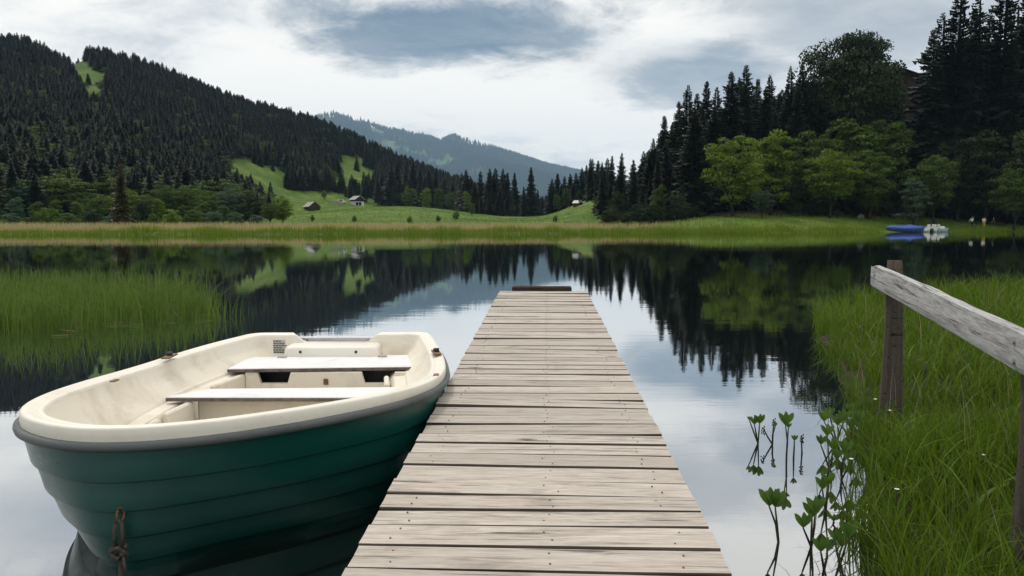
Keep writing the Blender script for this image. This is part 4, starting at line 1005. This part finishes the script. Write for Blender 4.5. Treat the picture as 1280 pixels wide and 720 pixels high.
# locker front below the stern bench with two cut-outs
yb = b1_[1] + 0.035; xL, xR = b1_[0] + .10, b4_[0] - .06; ztop, zbot = ZB - 0.026, 0.10; dp = 0.03
c1a, c1b, c2a, c2b = xL + .07, xL + .27, xR - .27, xR - .07; zc = ztop - .065
mb = MB()
mb.box(((xL + xR) / 2, yb, (zbot + zc) / 2), (xR - xL, dp, zc - zbot))
for (u0, u1, v0, v1) in ((xL, c1a + .02, xL, c1a), (c1b - .02, c2a + .02, c1b, c2a), (c2b - .02, xR, c2b, xR)):
    pr_ = [(u0, zc), (u1, zc), (v1, ztop), (v0, ztop)]
    mb.loft([[(a_, yb - dp / 2, b_) for a_, b_ in pr_], [(a_, yb + dp / 2, b_) for a_, b_ in pr_]], True, 0, True, True)
bpart(mb, 'locker_front', M_linear, False)
bpart(MB().box(((xL + xR) / 2, yb + 0.13, (zbot + ztop) / 2), (xR - xL - .02, 0.02, ztop - zbot - .01)), 'locker_back', M_black, False)
bpart(MB().box(((xL + xR) / 2, yb - dp / 2 - .004, ztop - .055), (.028, .008, .035), ch=.003), 'latch', M_rust, False)
# moulded lockers under the middle thwart and along the sides
ym = (q1[1] + q2[1]) / 2 + 0.02
bpart(MB().box(((q1[0] + q3[0]) / 2 + .05, ym, 0.20), (1.06, 0.05, 0.22), ch=.012), 'thwart_support', M_linear, False)
for (x0, y0, x1, y1) in ((-1.66, 4.36, -1.60, 4.74), (-1.64, 3.72, -1.62, 3.98), (-1.60, 3.30, -1.63, 3.62), (-0.70, 4.42, -0.74, 4.66)):
    mb = MB(); c0 = np.array([x0, y0]); c1 = np.array([x1, y1]); dvec = c1 - c0; ll = np.linalg.norm(dvec); an = math.atan2(dvec[1], dvec[0])
    mb.box(((x0 + x1) / 2, (y0 + y1) / 2, 0.215), (ll, 0.03, 0.19), rot=Matrix.Rotation(an, 3, 'Z'), ch=0.008); bpart(mb, 'side_moulding', M_linear, False)
# engine pad inside the transom, metal strip on the cut-out
zt_ = 0.465 - 0.060
def pad_ring(zq, gr, fr):
    xs0, xs1 = -1.19 - .29 - gr, -1.19 + .315 + gr; y0, y1 = 5.13 - fr, 5.33; r_ = 0.04; pts_ = []
    for cx_, cy_, a0 in ((xs0 + r_, y0 + r_, 180), (xs1 - r_, y0 + r_, 270)):
        for k in range(6): a_ = R(a0 + 90 * k / 5); pts_.append((cx_ + r_ * math.cos(a_), cy_ + r_ * math.sin(a_), zq))
    pts_ += [(xs1, y1, zq), (xs0, y1, zq)]; return np.array(pts_)
mb = MB(); rr_ = [pad_ring(.25, .02, .02), pad_ring(zt_ - .02, 0, 0), pad_ring(zt_ - .008, -.006, -.006), pad_ring(zt_ + .002, -.02, -.02)]
bpart(mb.loft(rr_, True, 0, False, True), 'engine_pad', M_cream)
for qx_ in (-1.37, -1.01): bpart(MB().tube([(qx_, 5.131, .375), (qx_, 5.123, .375)], .009, 8), 'bolt', M_black)
pp = MB(); pp.box((-1.19, 5.425, zt_ - .02), (.50, .012, .075)); pp.box((-1.19, 5.415, zt_ + .0235), (.50, .03, .007)); bpart(pp, 'transom_plate', M_seat, False)
for qx_ in (-1.40, -.98): bpart(MB().tube([(qx_, 5.416, zt_ - .0), (qx_, 5.405, zt_ - .0)], .008, 8), 'bolt', M_rust)
# data plate on the inner transom: a pale sheet with printed lines
dpx = at_d(349, 436, 5.215); mb = MB(); mb.box((dpx[0], 5.222, .395), (.080, .004, .090)); 
plate = bpart(mb, 'data_plate', plain('grey_plate', (0.42, 0.42, 0.40), 0.5, 0.3, 0.1), False)
mb = MB()
for i, zl in enumerate(np.linspace(.432, .358, 6)):
    for k in range(3 + i % 3): mb.box((dpx[0] - .034 + k * .019 + .004 * (i % 2), 5.2195, zl), (.013 + .003 * ((i + k) % 2), .002, .006))
bpart(mb, 'printed_lines', M_black, False, plate).location = (0, 0, 0)
# rowlock sockets
def rowlock(px_, py_, z, rz):
    p = at_z(px_, py_, z); mb = MB(); rm = Matrix.Rotation(rz, 3, 'Z')
    mb.box((p[0], p[1], z + .004), (.045, .15, .008), rot=rm, ch=.003); rl = bpart(mb, 'rowlock_plate', M_rust, False)
    mb = MB(); mb.tube([(p[0], p[1], z + .006), (p[0], p[1], z + .026)], .017, 10); mb.tube([(p[0] - .014, p[1] + .02, z + .006), (p[0] - .014, p[1] + .02, z + .02)], .006, 8); bpart(mb, 'socket', M_black, True, rl).location = (0, 0, 0)
rowlock(212, 446, .478, R(6)); rowlock(545.5, 441, .472, R(12))
for (px_, py_) in ((143, 474), (545, 467)): p = at_z(px_, py_, .49); bpart(MB().box((p[0], p[1], .484), (.025, .05, .006), ch=.002), 'cleat_plate', M_rust, False)
# bow ring and painter
hv = np.concatenate(rings); hpx, hpy = proj(hv[:, 0], hv[:, 1], hv[:, 2])
cand = np.argsort(np.hypot(hpx - 157, hpy - 648) + (hv[:, 1] > 3.3) * 900)[0]; bx0, by0, bz0 = hv[cand]; by0 -= 0.008
hp = OL[np.argmin(np.abs(OL[:, 0] - bx0) + (OL[:, 1] > 3.2) * 9)]
th = np.linspace(0, 2 * math.pi, 15)
bpart(MB().tube([(bx0 + .006 * math.sin(t), by0 - .012 + .012 * math.sin(t), bz0 + .024 * math.cos(t)) for t in th], .0045, 6), 'bow_ring', M_rust)
rope = empty('mooring_rope', (bx0, by0 - .03, -0.02)); tag(rope, 'dark knotted mooring rope hanging from the bow ring of the boat', 'rope')
ro = np.array([bx0, by0 - .03, -0.02])
def rp_(name, pts_, r_): mb = MB().tube(np.array(pts_), r_, 8); mb.v = [v_ - ro for v_ in mb.v]; return mb.build(name, M_rope, rope, True)
zk = bz0 - .105
rp_('loop', [(bx0 - .012, by0 - .03, zk), (bx0 - .014, by0 - .032, zk + .045), (bx0 - .010, by0 - .034, bz0 - .025), (bx0 + .001, by0 - .030, bz0 - .010), (bx0 + .012, by0 - .03, bz0 - .025), (bx0 + .014, by0 - .032, zk + .045), (bx0 + .012, by0 - .03, zk)], .0068)
rp_('knot', [(bx0 + .02 * math.cos(t) * (1 + .2 * math.sin(2 * t)), by0 - .034 + .018 * math.sin(t), zk - .012 + .018 * math.sin(1.5 * t + .5)) for t in np.linspace(0, 12.5, 40)], .0075)
rp_('tail', [(bx0 + .004, by0 - .03, zk - .02), (bx0 + .002, by0 - .032, zk - .09), (bx0 - .012, by0 - .05, zk - .2), (bx0 - .03, by0 - .08, -0.06)], .0075)
rp_('frayed_end', [(bx0 + .012, by0 - .035, zk - .02), (bx0 + .024, by0 - .05, zk - .045), (bx0 + .030, by0 - .055, zk - .07)], .005)

# ------------------------------------------------------------------ railing on the bank
rl = empty('railing', (2.17, 4.85, 0)); tag(rl, 'silvery wooden railing board on dark posts on the grassy bank', 'railing'); RO = np.array([2.17, 4.85, 0])
A = at_z(1089, 330, .905); A = at_d(1089, 331, 4.85); B = at_d(1284, 419, 2.30)
dv = B - A; dv[2] = B[2] - A[2]; ln = np.linalg.norm(dv); ux = dv / ln; B2 = A + ux * (ln + 1.9)
L2 = ln + 1.9; side = np.array([-ux[1], ux[0], 0]); side /= np.linalg.norm(side); upv = np.cross(side, ux) * -1
if upv[2] < 0: upv = -upv
if side[0] < 0: side = -side                       # points away from the lake
rb = []
for q in range(26):
    t = q / 25; c_ = A + ux * L2 * t + upv * 0.004 * math.sin(t * 9); th_ = 0.052; hg = 0.122 + 0.005 * math.sin(t * 7 + 1) ; e0 = 0.012 + .004 * math.sin(13 * t)
    endr = 0.03 if q == 0 else 0
    j = lambda: random.gauss(0, .0012)
    rb.append([c_ + upv * (-endr * .6), c_ + side * th_ * .5 + upv * (.004 - endr * .3 + j()), c_ + side * (th_ - .006) + upv * (-.002 + j()), c_ + side * th_ + upv * -.010, c_ + side * th_ - upv * hg, c_ + side * (.006) - upv * (hg + .002), c_ - upv * (hg - e0 + j()), c_ + side * j() - upv * hg * .5, c_ - upv * (.012 - endr * .2 + j())])
mat3 = Matrix((Vector(ux), Vector(side), Vector(upv))).transposed()
mb = MB().loft([(np.array(r_) - A) @ np.array(mat3) for r_ in rb], True, 0, True, True)
o = mb.build('rail_board', M_rail, rl, True)
try: o.data.set_sharp_from_angle(angle=R(35))
except Exception: pass
o.matrix_local = Matrix.Translation(Vector(A - RO)) @ mat3.to_4x4()
for (t, dz_) in ((0.14, .05), (ln - 0.10, .035), (ln - 0.09, .095)):
    p = A + ux * t - upv * dz_; mb = MB().tube([p + side * .002, p - side * .008], .009, 8); mb.v = [v_ - RO for v_ in mb.v]; mb.build('screw', M_steel, rl)
def post(px_, py_top, dist_t, w0, w1, zt):
    p = A + ux * dist_t + side * (0.055 + w0 / 2); zb = float(bank_h(np.array([p[0]]), np.array([p[1]]))[0])
    mb = MB(); rings = []
    for q in range(9):
        f = q / 8; z = zb - .25 + (zt - zb + .25) * f; hw = (w1 + (w0 - w1) * f) / 2 * (1 + .04 * math.sin(7 * f))
        if q == 8: hw *= .86
        ang = [math.atan2(side[1], side[0]) + R(22.5 + 45 * k) for k in range(8)]
        rings.append([(p[0] - RO[0] + hw * 1.08 * math.cos(a_) + .012 * math.sin(3 * f), p[1] - RO[1] + hw * 1.08 * math.sin(a_), z) for a_ in ang])
    return mb.loft(rings, True, 0, True, True).build('post', M_post, rl, True)
post(0, 0, 0.17, 0.085, 0.13, A[2] + 0.035); post(0, 0, ln - 0.20, 0.095, 0.12, B[2] + 0.05); post(0, 0, ln + 1.6, 0.10, 0.13, B[2] + 0.02)

# ------------------------------------------------------------------ bogbean plants in the shallows
def leaflet(mb, base, tip, wid, nrm):
    base = np.array(base); tip = np.array(tip); ax_ = tip - base; l_ = np.linalg.norm(ax_); ax_ /= l_; sd_ = np.cross(ax_, nrm); sd_ /= np.linalg.norm(sd_); nn_ = np.cross(sd_, ax_)
    vs = []
    for f, w_, c_ in ((0, .05, 0), (.2, .45, .02), (.45, .9, .05), (.7, 1.0, .06), (.88, .62, .03), (1.0, .02, -.02)):
        m_ = base + ax_ * l_ * f + nn_ * l_ * c_
        vs += [m_ - sd_ * wid * w_ + nn_ * wid * .25 * w_, m_, m_ + sd_ * wid * w_ + nn_ * wid * .25 * w_]
    fs = []
    for i in range(5): q = 3 * i; fs += [(q, q + 1, q + 4, q + 3), (q + 1, q + 2, q + 5, q + 4)]
    mb.add(vs, fs)
def bogbean(px, py, tops, label, flower=False, size=0.055):
    b = at_z(px, py, 0.0); e = empty('bogbean_plant', b); tag(e, label, 'water plant', 'bogbean plants in the shallows')
    for (tx, ty, kind) in tops:
        t = at_d(tx, ty, b[1] + random.uniform(-.03, .03)) - b
        bend = np.array([random.gauss(0, .004), random.gauss(0, .004), 0])
        MB().tube([(random.gauss(0, .006), random.gauss(0, .006), -.12), (0, 0, 0.0), t * .5 + bend, t], [.0055, .005, .0042, .003], 7).build('stem', M_bogstem, e, True)
        if kind == 'bud':
            mb = MB()
            for i in range(9):
                a_ = i * 2.4; c_ = t + np.array([.007 * math.cos(a_), .007 * math.sin(a_), -.035 + .005 * i]); mb.tube([c_ - np.array([0, 0, .005]), c_, c_ + np.array([.002 * math.cos(a_), .002 * math.sin(a_), .006])], [.001, .0045, .001], 6)
            mb.build('flower_bud', M_bogstem, e, True); continue
        a0 = random.uniform(-.4, .4); sz = size * 1.25 * random.uniform(.85, 1.15) * (0.5 if kind == 'small' else 1)
        for k, (a_, el) in enumerate(((a0, 78), (a0 + 1.9, 60), (a0 - 1.9, 58))):
            d_ = np.array([math.sin(a_) * math.cos(R(el)), -.35 * math.cos(a_) * math.cos(R(el)), math.sin(R(el))]); mb = MB()
            leaflet(mb, t, t + d_ * sz, sz * .175, np.array([-.15 * math.sin(a_), -1, .35])); mb.build('leaf', M_bog, e, True)
    return e
bogbean(947.5, 554.5, [(937, 526, 'small'), (943, 531, 'leaf'), (949.5, 530, 'leaf')], 'small bogbean farthest left in the open water right of the pier', size=.045)
bogbean(965.5, 555.5, [(954, 535, 'bud'), (967.5, 525, 'bud'), (969, 533, 'small')], 'bogbean with a crooked stem and dark bud, second from the pier', size=.045)
bogbean(983, 574, [(982, 532, 'leaf'), (985.5, 535, 'small')], 'tall bogbean with a wide leaf pair, between the crooked one and the thin ones', size=.055)
bogbean(992, 572, [(993, 551, 'small')], 'thin bogbean with one tiny leaf tuft beside the lone bud stalk', size=.05)
bogbean(1002.5, 567, [(1002.5, 545, 'bud')], 'lone bare bud stalk of bogbean in open water')
bogbean(973, 678, [(961.5, 633, 'leaf'), (969, 634, 'leaf')], 'large bogbean with big upright leaves at the lower right beside the pier', size=.062)
bogbean(1014, 684, [(1004, 660, 'leaf'), (1015, 647, 'leaf'), (1019, 641, 'leaf')], 'large bogbean with several stems right of the big upright one', size=.058)
bogbean(1037, 588, [(1026, 556, 'leaf'), (1034, 545, 'leaf'), (1040, 561, 'leaf')], 'leafy bogbean cluster at the edge of the grass in mid-height', size=.05)
bogbean(1046, 552, [(1030, 527, 'leaf'), (1037, 520, 'leaf'), (1047, 532, 'leaf'), (1055, 526, 'leaf')], 'highest bogbean cluster beside the foot of the dark railing post', size=.05)
bogbean(1060, 560, [(1064, 536, 'leaf'), (1072, 528, 'leaf')], 'bogbean pressed against the bank below the dark railing post', size=.05)
bogbean(1044, 660, [(1042, 652, 'small'), (1055, 690, 'leaf'), (1062, 668, 'leaf')], 'bogbean half hidden in the grass edge near the bottom', size=.05)
bogbean(1076, 524, [(1070, 512, 'leaf'), (1082, 508, 'leaf'), (1062, 514, 'leaf')], 'bogbean growing left of the dark railing post in the shore grass', size=.05)
for (bx_, by_, tops_, lb) in [(1052, 600, [(1046, 574, 'leaf'), (1056, 566, 'leaf'), (1062, 578, 'leaf')], 'bogbean cluster in the bank edge below the leafy one at mid-height'), (1032, 640, [(1028, 612, 'leaf'), (1036, 606, 'leaf')], 'pair of bogbean leaves left of the grass edge, above the large clusters'), (1050, 705, [(1044, 676, 'leaf'), (1052, 684, 'leaf'), (1060, 672, 'leaf')], 'bogbean cluster in the grass edge at the very bottom'), (1030, 712, [(1026, 690, 'leaf'), (1034, 682, 'small')], 'short bogbean right of the large cluster at the bottom')]: bogbean(bx_, by_, tops_, lb, size=.048)
# thin rush stems standing in the shallows
n = 130; yy_ = rng.uniform(2.35, 5.2, n); ex_ = np.interp(yy_, EDGE[:, 1][:10], EDGE[:, 0][:10]); xx_ = ex_ - np.abs(rng.normal(0, .13, n)) + .03
V, T = blades(xx_, yy_, np.full(n, -.05), rng.uniform(.12, .38, n), np.full(n, .004), rng.uniform(.05, .8, n), 4)
o = link('shore_rushes', np_mesh('shore_rushes', V, T, M_sedge, True)); tag(o, 'thin rush stems standing in shallow water along the bank edge', 'rushes', kind='stuff')
# white flowers in the grass
for i, (px, py, lb) in enumerate([(1112, 514, 'white flower at the foot of the dark railing post'), (1064, 575, 'white flower at the edge of the grass above the water'), (1121, 613, 'white flower in the middle of the bank grass'), (1094, 500, 'white flower left of the dark railing post'), (1230, 570, 'white flower in the grass below the railing board')]):
    y = 3.0
    p = at_z(px, py, .22); e = empty('white_flower', (p[0], p[1], float(bank_h(np.array([p[0]]), np.array([p[1]]))[0]))); tag(e, lb, 'flower', 'white flowers in the bank grass'); h_ = p[2] - e.location[2]
    MB().tube([(0, 0, 0), (.004, .004, h_ * .5), (0, 0, h_)], .0018, 5).build('stem', M_bogstem, e)
    for k in range(6):
        a_ = k * 1.047; mb = MB(); leaflet(mb, (0, 0, h_), (.010 * math.cos(a_), .010 * math.sin(a_), h_ + .006), .004, np.array([0, 0, 1.0])); mb.build('petal', M_petal, e)

# ------------------------------------------------------------------ boats, bench and walkers on the far right shore
def shell(name, L_, W_, h0, h1, mat, parent, keel=0.1):
    rings = []; n_ = 14
    for zf in (0, .35, 1.0):
        r_ = []
        for s_ in (1, -1):
            for k in range(n_):
                f = k / (n_ - 1); f = f if s_ > 0 else 1 - f; xx_ = -L_ / 2 + L_ * f
                ww = W_ / 2 * (1 - abs(2 * f - 1) ** 3.2 * (.75 if f > .5 else .35)) * (.62 + .38 * zf); r_.append((xx_ * (.9 + .1 * zf), s_ * ww, h0 + (h1 + .12 * (2 * f - 1) ** 2 - h0) * zf))
        rings.append(r_)
    return MB().loft(rings, True, 0, True, True).build(name, mat, parent, True), rings[-1]
bp_ = at_z(1132, 290.2, 0); y = bp_[1]; k_ = y / 1000
cb = empty('covered_boat', (bp_[0], y, 0), R(4)); tag(cb, 'long boat under a bright blue tarpaulin at the right-hand shore', 'boat')
Lb = 47 * k_; _, topr = shell('hull', Lb, 2.0, -.15, 5.2 * k_, M_tarpd, cb)
rr = np.array(topr); mb = MB(); lv = [rr + [0, 0, -.12], rr + [0, 0, .04]]
lv[0][:, :2] *= 1.02; lv[1][:, :2] *= 1.0
for f, dz_ in ((.72, .20), (.4, .36), (.08, .42)):
    q = rr.copy(); q[:, 1] *= f; q[:, 0] *= (.94 if f > .5 else .88); q[:, 2] += dz_ * (1 + .25 * np.sin(q[:, 0] * 2.3)) * (1 - (np.abs(q[:, 0]) / (Lb / 2)) ** 2 * .6); lv.append(q)
mb.loft(lv, True, 0, False, True).build('tarpaulin', M_tarp, cb, False)
for px_, lb, m1, m2 in ((1162, 'small pale pedal boat next to the blue covered boat', M_pedal, M_pedalg), (1174, 'sea-green pedal boat with white seats at the end of the moored row', M_pedalg, M_pedal)):
    q_ = at_z(px_, 290.0, 0); e = empty('pedal_boat', (q_[0], q_[1], 0), R(80 if px_ == 1162 else 25)); tag(e, lb, 'pedal boat')
    for s_ in (-.5, .5): o, _ = shell('float', 2.6, .55, -.1, .5, m1, e); o.location = (0, s_, 0)
    MB().box((0, 0, .52), (1.7, 1.1, .1), ch=.04).build('deck', m2, e)
    for s_ in (-.3, .3):
        mb = MB(); mb.box((-.3, s_, .65), (.45, .42, .14), ch=.04); mb.box((-.55, s_, .9), (.12, .42, .5), ch=.03); mb.build('seat', M_render, e)
    MB().box((.6, 0, .7), (.3, .9, .3), ch=.06).build('bow_hood', m2, e)
x, y, z = hit(1123, 273.5, 118, 200); e = empty('bench', (x, y, z), R(6)); tag(e, 'grey wooden bench at the wood edge above the blue covered boat', 'bench'); k_ = y / 1000
for i in range(3): MB().box((0, -.18 + .18 * i, .48), (17 * k_, .15, .05)).build('seat_slat', M_rail, e)
for s_ in (-.75, .75): MB().box((s_, 0, .22), (.1, .45, .45)).build('leg', M_post, e)
for i in range(2): MB().box((0, .3 + .03 * i, .68 + .16 * i), (17 * k_, .05, .12)).build('back_slat', M_rail, e)
x, y, z = hit(1076, 273, 118, 200); mb = MB(); rr = np.random.default_rng(5); rings = []
for zf, sc_ in ((-.1, 1.0), (.25, 1.05), (.6, .85), (.85, .5), (.95, .15)): rings.append([(x + .55 * sc_ * math.cos(a_) * rr.uniform(.85, 1.15), y + .5 * sc_ * math.sin(a_) * rr.uniform(.85, 1.15), z + .8 * zf) for a_ in np.linspace(0, 6.283, 11)[:-1]])
o = mb.loft(rings, True, 0, True, True).build('boulder', M_stone); tag(o, 'pale boulder at the wood edge left of the grey bench', 'boulder')

def skin(name, verts, edges, rad, mat, parent, root=0, sub=2):
    me = bpy.data.meshes.new(name); me.from_pydata(verts, edges, []); o = link(name, me, parent)
    m_ = o.modifiers.new('skin', 'SKIN'); me.materials.append(mat)
    for i, r_ in enumerate(rad): me.skin_vertices[0].data[i].radius = (r_, r_); me.skin_vertices[0].data[i].use_root = (i == root)
    m_.use_smooth_shade = True; sb_ = o.modifiers.new('sub', 'SUBSURF'); sb_.levels = sub; sb_.render_levels = sub; return o
M_skin = plain('skin', (0.45, 0.28, 0.20), 0.6, 0.3, 0.08); M_hair = plain('hair', (0.04, 0.028, 0.02), 0.7, 0.3, 0.2)
M_shirt = plain('white_shirt', (0.72, 0.72, 0.72), 0.8, 0.2, 0.06); M_yel = plain('yellow_trousers', (0.60, 0.36, 0.03), 0.8, 0.2, 0.1); M_navy = plain('dark_clothes', (0.02, 0.022, 0.03), 0.8, 0.2, 0.1)
def person(px, base_py, rz, shirt, trousers, label, stride=.16, armup=0.0, lean=0.0):
    y = 127.0; x = (px - 640) / FPX * y; z = gz(x, y); e = empty('person', (x, y, z), rz); tag(e, label, 'person', 'walkers on the right-hand shore')
    l = lean
    pts = {'pel': (0, 0, .95), 'wai': (l * .3, 0, 1.08), 'che': (l * .7, 0, 1.32), 'nec': (l, 0, 1.47), 'hea': (l * 1.2 + .01, 0, 1.58), 'top': (l * 1.25 + .01, 0, 1.70)}
    for s_, n_ in ((1, 'l'), (-1, 'r')):
        f = s_ * stride
        pts.update({'hip' + n_: (0, s_ * .09, .90), 'kne' + n_: (f * .7 + .03, s_ * .10, .50), 'ank' + n_: (f, s_ * .10, .09), 'toe' + n_: (f + .17, s_ * .11, .035), 'sho' + n_: (l * .85, s_ * .19, 1.40),
                    'elb' + n_: (l - f * .7 + armup * .1, s_ * .25, 1.13 + armup * .25 * (s_ > 0)), 'wri' + n_: (l - f * 1.1 + .10 + armup * .15, s_ * .24, .90 + armup * .75 * (s_ > 0)), 'han' + n_: (l - f * 1.1 + .13 + armup * .18, s_ * .24, .82 + armup * .9 * (s_ > 0))})
    ks = list(pts); ix = {k: i for i, k in enumerate(ks)}; r0 = dict(pel=.13, wai=.12, che=.14, nec=.055, hea=.095, top=.075, hip=.085, kne=.058, ank=.042, toe=.036, sho=.06, elb=.042, wri=.030, han=.036)
    rad = [r0[k[:3]] for k in ks]
    E_ = [('pel', 'wai'), ('wai', 'che'), ('che', 'nec'), ('nec', 'hea'), ('hea', 'top')]
    for n_ in 'lr': E_ += [('pel', 'hip' + n_), ('hip' + n_, 'kne' + n_), ('kne' + n_, 'ank' + n_), ('ank' + n_, 'toe' + n_), ('che', 'sho' + n_), ('sho' + n_, 'elb' + n_), ('elb' + n_, 'wri' + n_), ('wri' + n_, 'han' + n_)]
    skin('body', [pts[k] for k in ks], [(ix[a_], ix[b_]) for a_, b_ in E_], rad, M_skin, e)
    def sub(names, eds, grow, mat, nm):
        i3 = {k: i for i, k in enumerate(names)}; skin(nm, [pts[k] for k in names], [(i3[a_], i3[b_]) for a_, b_ in eds], [r0[k[:3]] + grow for k in names], mat, e)
    sub(['wai', 'pel', 'che', 'shol', 'shor', 'elbl', 'elbr'], [('pel', 'wai'), ('wai', 'che'), ('che', 'shol'), ('che', 'shor'), ('shol', 'elbl'), ('shor', 'elbr')], .025, shirt, 'shirt')
    sub(['pel', 'hipl', 'hipr', 'knel', 'kner', 'ankl', 'ankr'], [('pel', 'hipl'), ('pel', 'hipr'), ('hipl', 'knel'), ('hipr', 'kner'), ('knel', 'ankl'), ('kner', 'ankr')], .022, trousers, 'trousers')
    h_ = pts['top']; mb = MB(); rings = []
    for zf, rf in ((-.07, .105), (0.0, .112), (.05, .10), (.085, .06), (.095, .01)): rings.append([(h_[0] - .02 + rf * math.cos(a_), rf * .9 * math.sin(a_), h_[2] + zf) for a_ in np.linspace(0, 6.283, 13)[:-1]])
    mb.loft(rings, True, 0, True, True).build('hair', M_hair, e, True); return e
person(1213.5, 274.5, R(200), M_shirt, M_navy, 'person in a white shirt and dark trousers raising an arm, leftmost walker', armup=1.0, lean=.05)
person(1228, 275.5, R(250), M_shirt, M_yel, 'person in a white shirt and yellow trousers on the right-hand shore', lean=.04)
person(1240, 275, R(160), M_navy, M_navy, 'person all in dark clothes right of the yellow trousers')

# ------------------------------------------------------------------ haze in the valley air
hz_top = float(max(GZ.max(), hgt(x * 0, x * 0 + 1).max() if not np.isscalar(x) else 0)) + 60
mb = MB().box((0, 0, 0), (1, 1, 1)); hz = mb.build('haze', bpy.data.materials.new('valley_haze')); mz = hz.data.materials[0]; mz.use_nodes = True
for n_ in list(mz.node_tree.nodes):
    if n_.type != 'OUTPUT_MATERIAL': mz.node_tree.nodes.remove(n_)
pv = mz.node_tree.nodes.new('ShaderNodeVolumePrincipled'); pv.inputs['Color'].default_value = (0.50, 0.75, 1.0, 1); pv.inputs['Density'].default_value = HAZE; pv.inputs['Anisotropy'].default_value = 0.0
mz.node_tree.links.new(pv.outputs[0], [n_ for n_ in mz.node_tree.nodes if n_.type == 'OUTPUT_MATERIAL'][0].inputs['Volume'])
hz.scale = (20800, 20800, hz_top + 4); hz.location = (0, 0, (hz_top + 4) / 2 - 4); tag(hz, 'thin blue valley haze in front of the distant mountain', 'haze', kind='stuff')
